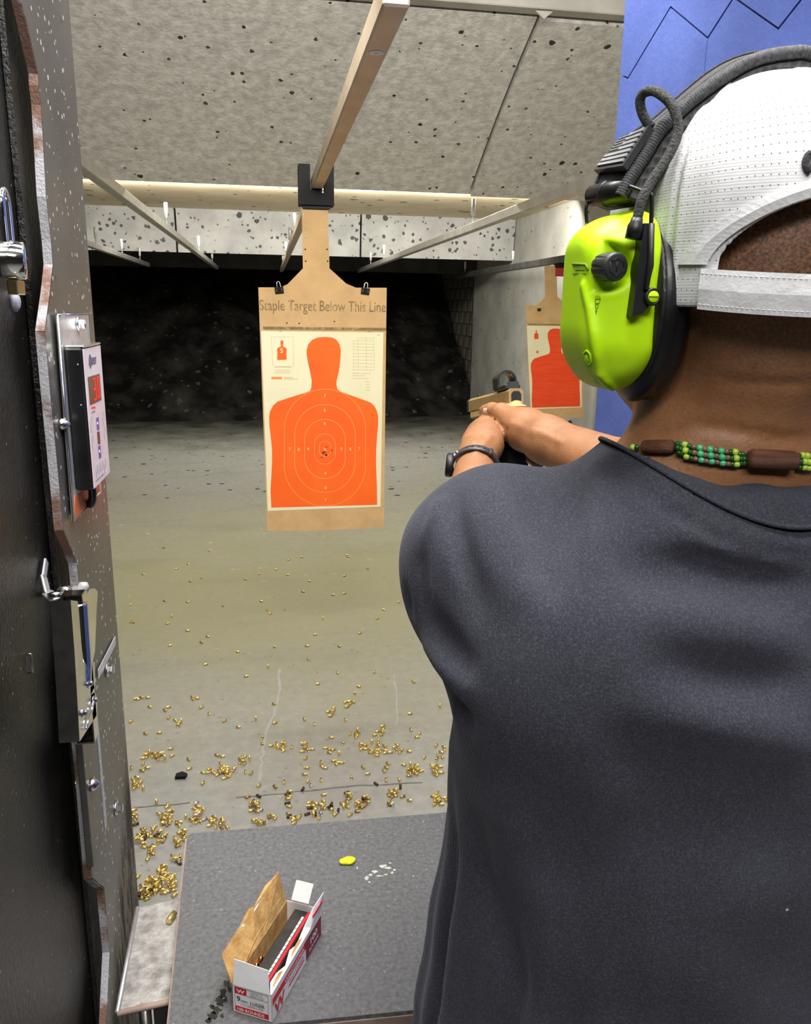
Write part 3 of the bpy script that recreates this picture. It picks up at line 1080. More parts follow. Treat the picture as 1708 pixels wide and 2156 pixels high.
# ------------------------------------------------------------------ chrome latch at the left edge
ll = thing('padlock', 'chrome padlock with tall shackle hanging at the left edge', 'padlock', (-0.25, 0.82, 1.66))
a0 = at_x(14, 470, -0.25)
Yl = a0[1]
cx, cz = -0.25, at_y(20, 548, Yl)[2]
top = at_y(12, 400, Yl)[2]
sh = [(cx - 0.000, Yl - 0.009, cz + 0.01), (cx, Yl - 0.009, top - 0.014), (cx, Yl - 0.005, top - 0.004), (cx, Yl, top), (cx, Yl + 0.005, top - 0.004), (cx, Yl + 0.009, top - 0.014), (cx, Yl + 0.009, cz + 0.01)]
MB().tube(smooth_path(sh, 6), 0.0034, 12).build('shackle', 'chrome', ll)
MB().lathe((cx - 0.009, Yl - 0.006, cz), (1, 0.25, 0), [(0.0, 0), (0.0175, 0), (0.0185, 0.002), (0.0185, 0.022), (0.0175, 0.024), (0.010, 0.025)], 32).build('lock_body', 'chrome', ll)
MB().box((cx + 0.002, Yl + 0.004, cz - 0.026), (0.010, 0.026, 0.014), bev=0.001).build('hasp_plate', 'brass_plate', ll)

# ------------------------------------------------------------------ targets
MT['card'] = pm('tan_cardboard', (0.55, 0.35, 0.16), (0.64, 0.42, 0.20), 10, 0.85, bump=0.1, bscale=60)
MT['card_edge'] = pm('pale_card_edge', (0.60, 0.42, 0.22), (0.70, 0.50, 0.28), 40, 0.9)
MT['paper'] = pm('cream_target_paper', (0.80, 0.75, 0.50), (0.86, 0.81, 0.57), 4, 0.7)
MT['orange'] = pm('fluorescent_orange_ink', (0.95, 0.115, 0.002), (1.0, 0.15, 0.004), 3.5, 0.7)
MT['red_ink'] = pm('fluorescent_red_ink', (0.85, 0.055, 0.006), (0.95, 0.085, 0.01), 6, 0.7, stretch=(1, 1, 9))
MT['ring_ink'] = pm('pale_orange_line', (0.95, 0.26, 0.05), (1.0, 0.30, 0.07), 5, 0.7)
MT['num_ink'] = pm('pale_number_ink', (0.95, 0.50, 0.20), (1.0, 0.56, 0.25), 5, 0.7)
MT['faint_print'] = pm('faint_tan_print', (0.62, 0.52, 0.30), (0.68, 0.57, 0.34), 20, 0.7)
MT['stencil'] = pm('worn_stencil_ink', (0.22, 0.15, 0.07), (0.50, 0.33, 0.15), 55, 0.85, lo=0.45, hi=0.68)
MT['hole'] = pm('bullet_hole_dark', (0.02, 0.012, 0.012), (0.05, 0.03, 0.02), 60, 0.9)
MT['carrier'] = pm('matte_black_carrier', (0.0025, 0.0025, 0.0025), (0.005, 0.005, 0.005), 20, 0.6, spec=0.25)
MT['red_plastic'] = pm('red_clamp', (0.35, 0.02, 0.025), (0.45, 0.03, 0.035), 20, 0.5)


def zoom7(a, b):
    return (540 + a / 4.79, 680 + b / 4.79)


HEADL = [(690, 140), (620, 145), (560, 170), (522, 215), (505, 270), (508, 330), (520, 400), (540, 490), (557, 580), (553, 650), (540, 683), (500, 700), (350, 745), (210, 792),
         (165, 835), (137, 890), (128, 950), (132, 1050), (147, 1170), (157, 1270), (157, 1400), (150, 1550), (142, 1680), (150, 1858)]
HEADR = [(1216, 1830), (1214, 1650), (1205, 1430), (1206, 1280), (1216, 1130), (1226, 1020), (1226, 940), (1212, 880), (1188, 835), (1150, 800), (1000, 745), (850, 692), (815, 665), (806, 620), (808, 580),
         (830, 490), (842, 400), (848, 330), (850, 270), (838, 215), (808, 170), (760, 145)]


def target_set(Y, to_px, names, with_text):
    """cardboard hanger, backer board, paper silhouette at distance Y; to_px maps main-target picture points"""
    lab_h, lab_b, lab_p, grp = names

    def P(x, y, dy=0.0):
        px = to_px(x, y)
        q = at_y(px[0], px[1], Y)
        return np.array([q[0], Y + dy, q[2]])
    s = np.linalg.norm(P(800, 900) - P(560, 900)) / 0.49

    hang = thing('cardboard_hanger', lab_h, 'cardboard', tuple(P(665, 600)))
    MB().prism([P(635, 425), P(690, 425), P(694, 565), P(729, 597), P(760, 610), P(760, 640), P(585, 640), P(585, 608), P(606, 598), P(638, 565)], (0, 1, 0), 0.004).build('neck', 'card', hang)
    if with_text:
        for y in (452, 477, 500, 525, 550):
            for x in (640, 686):
                m = MB()
                q = P(x + (y - 452) * 0.04, y)
                m.lathe((q[0], Y + 0.001, q[2]), (0, -1, 0), [(0.004, 0), (0.0035, 0.0016), (0.001, 0.002)], 8)
                m.build('hole_rim', 'steel' if y < 520 else 'hole', hang)
    # backer: gently bowed board
    bd = thing('backer_board', lab_b, 'cardboard', tuple(P(685, 1110)))
    tl, tr, br, bl = P(544, 605), P(814, 606), P(808, 1109), P(563, 1117)

    def bowed(u, v, off=0.0):
        a = tl + (tr - tl) * u
        b = bl + (br - bl) * u
        if v > 0.999:
            b = b + np.array([0, 0, -0.006 * math.sin(math.pi * min(1, u * 1.0))]) * s
        p = a + (b - a) * v
        return p
    m = MB()
    nu, nv = 13, 15
    vs = []
    for k in (0, 1):
        for i in range(nu):
            for j in range(nv):
                p = bowed(i / (nu - 1), j / (nv - 1))
                vs.append(p + np.array([0, -0.006 + 0.005 * k, 0]))
    fs = []
    N = nu * nv
    for i in range(nu - 1):
        for j in range(nv - 1):
            a = i * nv + j
            fs += [(a, a + 1, a + nv + 1, a + nv), (N + a, N + a + nv, N + a + nv + 1, N + a + 1)]
    for i in range(nu - 1):
        for j in (0, nv - 1):
            a = i * nv + j
            fs.append((a, a + nv, N + a + nv, N + a))
    for j in range(nv - 1):
        for i in (0, nu - 1):
            a = i * nv + j
            fs.append((a, a + 1, N + a + 1, N + a))
    m.add(vs, fs)
    m.build('board', 'card', bd)
    MB().box((P(685, 690)[0], Y - 0.0062, P(685, 692)[2]), (abs(tr[0] - tl[0]) * 0.97, 0.0012, 0.012 * s)).build('slot_edge', 'stencil', bd)
    if with_text:
        o = P(547, 656)
        text('lettering', 'Staple Target Below This Line', (o[0], Y - 0.0068, P(547, 653)[2]), (1, 0, 0), (0, 0, 1), 0.045, 'stencil', bd, width=abs(P(812, 650)[0] - o[0]), bold=0.006)
        for x, y in ((604, 680), (630, 681), (704, 677)):
            q = P(x, y)
            MB().lathe((q[0], Y - 0.0055, q[2]), (0, -1, 0), [(0.004, 0), (0.003, 0.001)], 7).build('bullet_hole', 'hole', bd)
    # paper
    dy = -0.0075
    pp = thing('paper_target', lab_p, 'target', tuple(P(685, 1070)), grp)
    c = [P(550, 697), P(807, 700), P(801, 1066), P(564, 1075)]
    MB().prism([q + np.array([0, dy, 0]) for q in c], (0, 1, 0), 0.0008).build('sheet', 'paper', pp)
    sil = [P(*zoom7(a, b), dy - 0.0006) for a, b in HEADL + HEADR]
    MB().prism(sil, (0, 1, 0), 0.0004).build('silhouette', 'orange' if with_text else 'red_ink', pp)
    # inset figure
    ins = [P(*zoom7(258 + (a - 690) * 0.088, 175 + (b - 140) * 0.115), dy - 0.0005) for a, b in HEADL + HEADR]
    MB().prism(ins, (0, 1, 0), 0.0003).build('inset_figure', 'orange' if with_text else 'red_ink', pp)

    def line(pts, w, name, mat, k=0.0009, closed=False):
        Q = [P(*zoom7(a, b), dy - k) for a, b in pts]
        mm = MB()
        L = len(Q)
        vv, ff = [], []
        for i in range(L):
            a = Q[(i - 1) % L] if (closed or i) else Q[i]
            b = Q[(i + 1) % L] if (closed or i < L - 1) else Q[i]
            t = b - a
            t /= np.linalg.norm(t)
            n = np.array([-t[2], 0, t[0]])
            vv += [Q[i] + n * w / 2, Q[i] - n * w / 2]
        for i in range(L if closed else L - 1):
            j = (i + 1) % L
            ff.append((2 * i, 2 * i + 1, 2 * j + 1, 2 * j))
        mm.add(vv, ff)
        return mm.build(name, mat, pp, fix=False)

    def rect(a0, b0, a1, b1, name, mat, k=0.0006):
        MB().prism([P(*zoom7(a, b), dy - k) for a, b in ((a0, b0), (a1, b0), (a1, b1), (a0, b1))], (0, 1, 0), 0.0002).build(name, mat, pp)
    if not with_text:
        rect(255, 625, 300, 675, 'print_block', 'red_ink')
        return hang, bd, pp
    for (rx, t0, t1) in ((57, 1188, 1345), (105, 1115, 1420), (205, 970, 1565), (305, 820, 1705), (410, 665, 1840)):
        cyy, ry = (t0 + t1) / 2, (t1 - t0) / 2
        st = max(0, ry - rx)
        pts = []
        for k in range(64):
            an = 2 * math.pi * k / 64
            pts.append((690 + rx * math.cos(an) * 1.0, cyy + (st if math.sin(an) > 0 else -st) + min(rx, ry) * math.sin(an)))
        line(pts, 0.0032, 'scoring_ring', 'ring_ink', closed=True)
    for ch, pos in (('7', (690, 735)), ('8', (688, 878)), ('9', (688, 1013)), ('9', (695, 1515)), ('8', (697, 1655)), ('7', (697, 1780)), ('7', (335, 1268)), ('8', (427, 1270)), ('9', (522, 1270)),
                    ('9', (855, 1268)), ('8', (945, 1268)), ('7', (1033, 1264)), ('X', (690, 1272))):
        o = P(*zoom7(pos[0], pos[1] + 16))
        text('score_number', ch, (o[0], Y + dy - 0.0011, o[2]), (1, 0, 0), (0, 0, 1), 0.0145, 'num_ink', pp, center=True, bold=0.01)
    line([(150, 140), (370, 140), (375, 425), (350, 445), (190, 445), (165, 425)], 0.0018, 'inset_frame', 'faint_print', closed=True)
    o = P(*zoom7(255, 300))
    text('inset_number', '5', (o[0], Y + dy - 0.0011, o[2]), (1, 0, 0), (0, 0, 1), 0.020, 'paper', pp, center=True, bold=0.01)
    rect(190, 435, 345, 447, 'caption_bar', 'faint_print')
    for y in (470, 485, 500):
        rect(185, y, 300 + (y % 3) * 20, y + 5, 'caption_line', 'faint_print')
    rect(150, 543, 258, 566, 'maker_mark', 'ring_ink')
    rect(275, 545, 370, 553, 'maker_line', 'faint_print')
    rect(275, 560, 420, 568, 'maker_line', 'faint_print')
    for y in (150, 175, 210, 240, 270, 305, 335, 370, 405, 440, 470):
        line([(975 if y > 170 else 1020, y), (1185, y + 4)], 0.0014, 'table_line', 'faint_print')
    for x in (975, 1022, 1105, 1185):
        line([(x, 178 if x < 1000 else 150), (x + 2, 472)], 0.0014, 'table_line', 'faint_print')
    for y in (505, 530, 556):
        line([(968, y), (1165 - (y % 7) * 12, y + 2)], 0.002, 'table_line', 'faint_print')
    for y in (590, 620, 648, 675):
        line([(1098, y), (1140, y + 1)], 0.0025, 'table_line', 'faint_print')
    for (a, b, r) in ((672, 1305, 0.0055), (702, 1328, 0.0045), (760, 1281, 0.003), (660, 1352, 0.003), (706, 1250, 0.0028), (686, 1298, 0.004)):
        q = P(*zoom7(a, b))
        rnd = random.Random(int(a))
        vs = [(q[0] + r * (0.5 + rnd.random()) * math.cos(t), Y + dy - 0.0013, q[2] + r * (0.5 + rnd.random()) * math.sin(t)) for t in np.linspace(0, 2 * math.pi, 9, endpoint=False)]
        MB().add(vs, [tuple(range(9))]).build('bullet_hole', 'hole', pp, fix=False)
    for a, b in ((1138, 85), (1230, 120), (245, 85)):
        q = P(*zoom7(a, b))
        MB().tube([(q[0] - 0.006, Y + dy - 0.001, q[2]), (q[0] + 0.006, Y + dy - 0.001, q[2] + 0.001)], 0.001, 6).build('staple', 'steel', pp)
    return hang, bd, pp


YT = 3.6
target_set(YT, lambda x, y: (x, y), ('tan cardboard hanger neck below the black carrier block',
           'tan cardboard backer board lettered staple target below this line', 'cream paper sheet with big orange silhouette and scoring rings', 'paper silhouette targets'), True)


def clip(px, py, Y, tilt, label, small=False):
    q = at_y(px, py, Y)
    s = 1.0 if not small else 1.0
    t = thing('binder_clip', label, 'clip', (q[0], Y, q[2]), 'black binder clips')
    R = np.array([[math.cos(tilt), 0, math.sin(tilt)], [0, 1, 0], [-math.sin(tilt), 0, math.cos(tilt)]])
    o = np.array([q[0], Y - 0.003, q[2]])
    m = MB()
    m.prism([o + R @ np.array(v) for v in ((-0.018, -0.009, 0.012), (0.018, -0.009, 0.012), (0.018, -0.006, -0.014), (-0.018, -0.006, -0.014))], (0, 1, 0), 0.002)
    m.prism([o + R @ np.array(v) for v in ((-0.018, 0.009, 0.012), (0.018, 0.009, 0.012), (0.018, 0.012, -0.014), (-0.018, 0.012, -0.014))], (0, 1, 0), 0.002)
    m.box(o + R @ np.array((0, 0.001, 0.012)), (0.036, 0.02, 0.003), R)
    m.build('jaw', 'carrier', t)
    for sgn in (-1, 1):
        pts = [(-0.012, sgn * 0.009, -0.006), (-0.008, sgn * 0.010, 0.012), (-0.006, sgn * 0.008, 0.032), (0, sgn * 0.007, 0.037), (0.006, sgn * 0.008, 0.032), (0.008, sgn * 0.010, 0.012), (0.012, sgn * 0.009, -0.006)]
        MB().tube([o + R @ np.array(v) for v in pts], 0.0013, 6).build('wire_handle', 'steel', t)
    return t


clip(588, 611, YT - 0.003, -0.12, 'black binder clip on left top corner of the main board')
clip(769, 613, YT - 0.003, 0.12, 'black binder clip on right top corner of the main board')

# carrier block: a U open at the top left for the rail
cr = thing('target_carrier', 'black U-shaped carrier block on the overhead rail', 'carrier', (RX[0], YT, 2.08))
c0, c1 = at_y(629, 432, YT), at_y(702, 350, YT)
x0, x1, z0, z1 = c0[0], c1[0], c0[2], c1[2]
m = MB()
m.prism([(x0, YT - 0.03, z1), (x0, YT - 0.03, z0), (x1, YT - 0.03, z0), (x1, YT - 0.03, z1), (RX[0] + 0.03, YT - 0.03, z1), (RX[0] + 0.03, YT - 0.03, RX[2] - 0.006),
         (RX[0] - 0.03, YT - 0.03, RX[2] - 0.006), (RX[0] - 0.03, YT - 0.03, z1)], (0, 1, 0), 0.09)
m.build('block', 'carrier', cr)
MB().box(((x0 + x1) / 2, YT + 0.0, z0 - 0.006), ((x1 - x0) * 0.8, 0.03, 0.014), bev=0.002).build('clamp_bar', 'header', cr)
MB().lathe((RX[0] + 0.02, YT - 0.03, RX[2] - 0.014), (0, -1, 0), [(0.006, 0), (0.006, 0.004), (0.004, 0.005)], 8).build('screw', 'steel', cr)

# smaller target on the right
YT2 = 7.9


def to_small(x, y):
    # main silhouette spans 566..797 at y~850 ; small 1117..1223
    return (1170.5 + (x - 684) * 0.4545 + (y - 850) * 0.004, 757 + (y - 850) * 0.465)


target_set(YT2, to_small, ('tan cardboard hanger with red clamp beside the earmuff', 'tan backer board of the smaller target behind the pistol',
           'cream paper sheet with red silhouette, half hidden by green earcup', 'paper silhouette targets'), False)
clip(1135, 652, YT2 - 0.004, 0.0, 'black clip on top corner of the smaller target board')
cr2 = thing('target_carrier', 'black and red carrier holding the smaller target', 'carrier', (2.87, YT2, 2.0))
q0, q1 = at_y(1168, 580, YT2), at_y(1196, 538, YT2)
MB().box(((q0[0] + q1[0]) / 2, YT2 + 0.01, (q0[2] + 0.07 + 2.098) / 2), (q1[0] - q0[0], 0.06, 2.098 - q0[2] - 0.07), bev=0.006).build('block', 'carrier', cr2)
MB().box(((q0[0] + q1[0]) / 2, YT2, q0[2] + 0.035), (0.115, 0.05, 0.085), bev=0.012).build('clamp', 'red_plastic', cr2)
# low stand seen under the smaller target
q = at_y(1195, 905, 8.4)
MB_ = MB()
MB_.box((q[0] + 0.02, 8.4, 0.24), (0.035, 0.035, 0.48), bev=0.004)
MB_.box((q[0] + 0.02, 8.4, 0.02), (0.3, 0.2, 0.04), bev=0.006)
tag(MB_.build('floor_stand', 'header'), 'dark post standing on floor under the smaller target', 'stand')

# ------------------------------------------------------------------ bench
ZB = 0.8
MT['mat'] = pm('charcoal_rubber_mat', (0.10, 0.102, 0.105), (0.17, 0.172, 0.176), 150, 0.72, bump=0.7, bscale=240,
               marks=((170, 0.26, 0.25, (0.28, 0.28, 0.29)), (75, 0.14, 0.05, (0.42, 0.42, 0.41))), detail=8)
MT['ply'] = pm('brown_ply_edge', (0.27, 0.19, 0.15), (0.40, 0.30, 0.24), 30, 0.8)
MT['bracket'] = pm('worn_zinc_shelf', (0.22, 0.21, 0.20), (0.50, 0.48, 0.46), 45, 0.55, 0.35, bump=0.4, bscale=120, detail=8)
MT['dark_stain'] = pm('oily_stain', (0.01, 0.01, 0.008), (0.045, 0.042, 0.035), 60, 0.2)
MT['chalk'] = pm('pale_scuff', (0.42, 0.42, 0.38), (0.6, 0.6, 0.55), 90, 0.95)
MT['neon'] = pm('neon_yellow_foam', (0.62, 0.72, 0.01), (0.75, 0.80, 0.03), 90, 0.8, bump=0.5, bscale=400)
bench = thing('shooting_bench', 'grey rubber-topped shooting bench with brown edge', 'bench', (0.28, 1.0, 0))
bl_, br_ = at_z(395, 1755, ZB), at_z(945, 1710, ZB)
nl = at_z(355, 2156, ZB)
nr = at_z(880, 2140, ZB)
sl = (br_[1] - bl_[1]) / (br_[0] - bl_[0])
xr = 0.745
far_r = np.array([xr, bl_[1] + sl * (xr - bl_[0]), ZB])
nl_dir = (nl - bl_)
nlx = bl_ + nl_dir * 1.06
nearsl = -0.02
near_r = np.array([xr, nr[1] - 0.01, ZB])
near_l = np.array([nlx[0], nr[1] + 0.02, ZB])


def rounded(poly, r=0.012, n=5):
    out = []
    P = [np.array(p, float) for p in poly]
    for i in range(len(P)):
        a, b, c = P[i - 1], P[i], P[(i + 1) % len(P)]
        u = (a - b) / np.linalg.norm(a - b); v = (c - b) / np.linalg.norm(c - b)
        p, q = b + u * r, b + v * r
        for k in range(n + 1):
            t = k / n
            out.append((1 - t) ** 2 * p + 2 * t * (1 - t) * b + t * t * q)
    return out


top = rounded([bl_, far_r, near_r, near_l])
MB().prism([p - np.array([0, 0, 0.006]) for p in top], (0, 0, 1), 0.006).build('rubber_mat', 'mat', bench)
cen_ = sum(top) / len(top)
MB().prism([p + (p - cen_) / np.linalg.norm(p - cen_) * 0.0035 - np.array([0, 0, 0.024]) for p in top], (0, 0, 1), 0.0178).build('board', 'ply', bench)
for lx, ly in ((0.0, 1.13), (0.66, 1.13), (0.05, 0.9), (0.66, 0.9)):
    MB().box((lx, ly, (ZB - 0.024) / 2), (0.04, 0.04, ZB - 0.024), bev=0.003).build('leg', 'header', bench)


def bench_blob(pts, name, mat, h=0.0006):
    P = [at_z(x, y, ZB) for x, y in pts]
    m = MB()
    m.prism([p + np.array([0, 0, 0.0001]) for p in P], (0, 0, 1), h)
    return m.build(name, mat, bench)


rs = random.Random(4)


def ragged(cx, cy, rx, ry, n=14, j=0.5, rot=0.0):
    pts = []
    for k in range(n):
        t = 2 * math.pi * k / n
        s = 1 - j * rs.random()
        x, y = rx * s * math.cos(t), ry * s * math.sin(t)
        pts.append((cx + x * math.cos(rot) - y * math.sin(rot), cy + x * math.sin(rot) + y * math.cos(rot)))
    return pts


for (cx, cy, rx, ry) in ((478, 2072, 8, 12), (470, 2090, 11, 16), (463, 2108, 12, 14), (455, 2126, 14, 12), (447, 2140, 13, 10), (484, 2084, 5, 9), (446, 2120, 6, 8), (468, 2140, 6, 7), (438, 2150, 8, 8), (476, 2106, 5, 8)):
    bench_blob(ragged(cx, cy, rx, ry, 22, 0.6), 'oil_stain', 'dark_stain', 0.0004)
for (cx, cy, rx, ry) in ((790, 1836, 9, 5), (806, 1824, 10, 5), (818, 1828, 9, 4), (826, 1838, 6, 4), (772, 1850, 7, 5), (800, 1845, 12, 2), (781, 1842, 5, 4), (812, 1842, 8, 2), (778, 1858, 4, 3), (752, 1828, 2, 4), (830, 1832, 4, 3), (822, 1818, 4, 2)):
    bench_blob(ragged(cx, cy, rx, ry, 10, 0.6), 'chalk_scuff', 'chalk')

# flattened neon plug
e0 = at_z(731, 1817, ZB)
ef = Field()
for dx_, dy_, r in ((-0.006, 0.0, 0.0065), (0.003, -0.001, 0.0075), (0.008, 0.002, 0.006), (0.001, 0.003, 0.006)):
    ef.ell((e0[0] + dx_, e0[1] + dy_, ZB + 0.0035), (r, r * 0.95, 0.0038), 0.004)
V, Q = solid(ef, e0 - np.array([0.025, 0.02, 0.012]), e0 + np.array([0.025, 0.02, 0.016]), 0.0009)
tag(mesh_np('foam_earplug', V, Q, 'neon'), 'flattened neon yellow foam earplug lying on the bench mat', 'earplug')

# shelf bracket between bench and partition
bk = thing('shelf_bracket', 'worn zinc bracket flap between bench and left partition', 'bracket', (-0.19, 1.0, 0.76))
ZK = ZB - 0.03
q = [at_z(289, 1912, ZK), at_z(378, 1890, ZK), at_z(357, 2106, ZK), at_z(247, 2133, ZK)]
MB().prism([q[0], q[1] + np.array([0.01, 0, 0]), q[2] + np.array([0.012, 0, 0]), q[3]], (0, 0, -1), 0.004).build('flap', 'bracket', bk)
MB().tube([q[3] + np.array([0, 0, -0.001]), q[2] + np.array([0.012, 0, -0.001])], 0.004, 8).build('rolled_edge', 'ply', bk)
MB().tube([q[0] + np.array([0, 0, 0.0]), q[3]], 0.0035, 8).build('fold_edge', 'zinc', bk)
MB().tube([(q[3][0] + 0.03, q[3][1] + 0.02, ZK - 0.006), (q[3][0] + 0.032, q[3][1] + 0.02, 0.3)], 0.008, 10).build('support_rod', 'steel', bk)
MB().box((q[3][0] + 0.055, q[3][1] + 0.035, 0.38), (0.03, 0.03, 0.76), bev=0.003).build('support_post', 'header', bk)

# ------------------------------------------------------------------ ammunition carton
MT['carton'] = pm('white_carton', (0.82, 0.82, 0.83), (0.88, 0.88, 0.89), 40, 0.55)
MT['kraft'] = pm('torn_kraft_board', (0.42, 0.22, 0.06), (0.66, 0.42, 0.16), 60, 0.85, bump=0.4, bscale=300)
MT['carton_red'] = pm('carton_red', (0.62, 0.008, 0.018), (0.70, 0.012, 0.024), 30, 0.5)
MT['carton_maroon'] = pm('carton_maroon', (0.22, 0.006, 0.02), (0.28, 0.01, 0.026), 30, 0.5)
MT['carton_ink'] = pm('carton_black_ink', (0.03, 0.03, 0.04), (0.06, 0.06, 0.07), 60, 0.6)
MT['tray'] = pm('black_cartridge_tray', (0.012, 0.012, 0.011), (0.035, 0.033, 0.028), 60, 0.5)
MT['brass'] = pm('spent_brass', (0.82, 0.60, 0.17), (0.95, 0.76, 0.30), 40, 0.30, 0.85)
MT['brass_dull'] = pm('tarnished_brass', (0.40, 0.25, 0.08), (0.60, 0.42, 0.15), 60, 0.4, 0.8)
MT['nickel'] = pm('nickel_case', (0.70, 0.70, 0.70), (0.80, 0.80, 0.80), 60, 0.25, 1.0)
MT['dark_case'] = pm('burnt_case', (0.05, 0.035, 0.02), (0.11, 0.07, 0.03), 60, 0.5, 0.5)
MT['copper'] = pm('copper_bullet', (0.55, 0.24, 0.10), (0.65, 0.32, 0.15), 40, 0.3, 1.0)
BA, BB, BC = at_z(491.5, 2129.6, ZB), at_z(573.6, 2154.5, ZB), at_z(683, 1969, ZB)
eu = (BB - BA); WU = np.linalg.norm(eu); eu /= WU
ev = (BC - BB); LV = np.linalg.norm(ev); ev -= eu * (ev @ eu); ev /= np.linalg.norm(ev)
ez = np.array([0, 0, 1.0])
HB = 0.0415
O = BA + ez * 0.0006


def bp3(u, v, z):
    return O + eu * u + ev * v + ez * z


ab = thing('ammunition_box', 'torn-open white and red ammunition carton reading 100 rounds', 'box', tuple(O + eu * WU / 2 + ev * LV / 2))
T = 0.0007


def slab(p4, n, name, mat, parent, t=T):
    return MB().prism(p4, n, t).build(name, mat, parent)


fr = slab([bp3(0, 0, 0), bp3(WU, 0, 0), bp3(WU, 0, HB), bp3(0, 0, HB)], ev, 'front_wall', 'carton', ab)
sd = slab([bp3(WU, 0, 0), bp3(WU, LV, 0), bp3(WU, LV, HB), bp3(WU, 0, HB)], -eu, 'side_wall', 'carton', ab)
slab([bp3(0, 0, 0), bp3(0, LV, 0), bp3(0, LV, HB), bp3(0, 0, HB)], eu, 'side_wall', 'kraft', ab)
slab([bp3(0, LV, 0), bp3(WU, LV, 0), bp3(WU, LV, HB), bp3(0, LV, HB)], -ev, 'rear_wall', 'carton', ab)
slab([bp3(0, 0, 0), bp3(WU, 0, 0), bp3(WU, LV, 0), bp3(0, LV, 0)], ez, 'base', 'kraft', ab)
# flaps: front tab raised, torn left lid, rear tab, torn right lid
ff = slab([bp3(0.002, -0.001, HB), bp3(WU - 0.002, -0.001, HB), bp3(WU - 0.006, 0.004, HB + 0.030), bp3(0.002, 0.004, HB + 0.033)], ev, 'front_flap', 'carton', ab)
lid = [bp3(-0.0005, -0.0, HB), bp3(-0.020, 0.012, HB + 0.026), bp3(-0.020, 0.060, HB + 0.030), bp3(-0.022, 0.085, HB + 0.034), bp3(-0.016, 0.088, HB + 0.036), bp3(-0.018, 0.125, HB + 0.040), bp3(-0.010, 0.150, HB + 0.045), bp3(-0.0005, 0.152, HB)]
lm = MB()
lidc = lid
n_ = np.cross(lid[2] - lid[0], lid[-1] - lid[0]); n_ /= np.linalg.norm(n_)
lm.prism([lid[0], lid[1], lid[2], bp3(-0.0005, 0.060, HB)], n_, T)
lm.prism([bp3(-0.0005, 0.060, HB), lid[2], lid[3], lid[4], bp3(-0.0005, 0.088, HB)], n_, T)
lm.prism([bp3(-0.0005, 0.088, HB), lid[4], lid[5], lid[6], lid[7]], n_, T)
lidob = lm.build('torn_lid', 'kraft', ab)
MB().tube(smooth_path([lid[2] * 0.9 + bp3(-0.0005, 0.06, HB) * 0.1, lid[3] * 0.8 + bp3(0, 0.07, HB) * 0.2, lid[4] * 0.9 + bp3(0, 0.1, HB) * 0.1, lid[5] * 0.95 + bp3(0, 0.12, HB) * 0.05]), 0.0012, 6).build('torn_fibre', 'carton', lidob)
MB().tube(smooth_path([bp3(0.001, 0.02, HB - 0.003), bp3(-0.003, 0.06, HB + 0.006), bp3(-0.004, 0.1, HB + 0.010), bp3(-0.003, 0.14, HB + 0.012)]), 0.0007, 6).build('crease', 'kraft', lidob)
slab([bp3(0.012, LV - 0.010, HB + 0.012), bp3(0.038, LV - 0.010, HB + 0.012), bp3(0.040, LV + 0.003, HB + 0.034), bp3(0.014, LV + 0.003, HB + 0.034)], ev, 'rear_flap', 'carton', ab)
# right lid: a torn strip standing along the right wall, higher at the rear
rl = MB()
rn = eu
rl.prism([bp3(WU, 0.0, HB), bp3(WU, 0.115, HB), bp3(WU - 0.006, 0.108, HB + 0.006), bp3(WU - 0.004, 0.08, HB + 0.0015), bp3(WU - 0.007, 0.066, HB + 0.005), bp3(WU - 0.003, 0.045, HB + 0.001), bp3(WU - 0.007, 0.028, HB + 0.004), bp3(WU - 0.007, 0.012, HB + 0.005), bp3(WU - 0.001, 0.0, HB + 0.001)], -rn, T)
rl.prism([bp3(WU, 0.115, HB), bp3(WU, LV, HB), bp3(WU + 0.002, LV + 0.002, HB + 0.026), bp3(WU - 0.002, 0.128, HB + 0.020), bp3(WU - 0.006, 0.108, HB + 0.006)], -rn, T)
rlo = rl.build('torn_lid_strip', 'carton', ab)
for (v0, v1, h) in ((0.004, 0.036, 0.004), (0.058, 0.092, 0.004), (0.112, 0.14, 0.015)):
    MB().prism([bp3(WU - 0.0022, v0, HB + 0.001), bp3(WU - 0.0022, v1, HB + 0.003), bp3(WU - 0.0042, v1 - 0.006, HB + h), bp3(WU - 0.0042, (v0 + v1) / 2, HB + h * 0.9), bp3(WU - 0.0032, v0 + 0.006, HB + h * 0.6)], -eu, 0.0006).build('torn_kraft_patch', 'kraft', rlo)
# printing, front
def fpr(u0, z0, u1, z1, name, mat, k=0.0004):
    return MB().prism([bp3(u0, -k, z0), bp3(u1, -k, z0), bp3(u1, -k, z1), bp3(u0, -k, z1)], ev, 0.0002).build(name, mat, fr)


fpr(0.0035, 0.003, WU - 0.005, 0.0105, 'red_band', 'carton_red')
fpr(0.0035, 0.029, 0.0195, 0.0385, 'red_badge', 'carton_red')
for (a, b, c, d_) in ((0.0035, 0.0383, WU - 0.005, 0.0386), (0.0195, 0.0287, WU - 0.005, 0.029), (0.0032, 0.003, 0.0035, 0.0386), (WU - 0.005, 0.003, WU - 0.0047, 0.0386)):
    fpr(a, b, c, d_, 'frame_line', 'carton_ink')


def ftext(s, u, z, h, mat, w=None, bold=0.0, center=False):
    text('lettering', s, bp3(u, -0.0007, z), eu, ez, h, mat, fr, width=w, bold=bold, center=center)


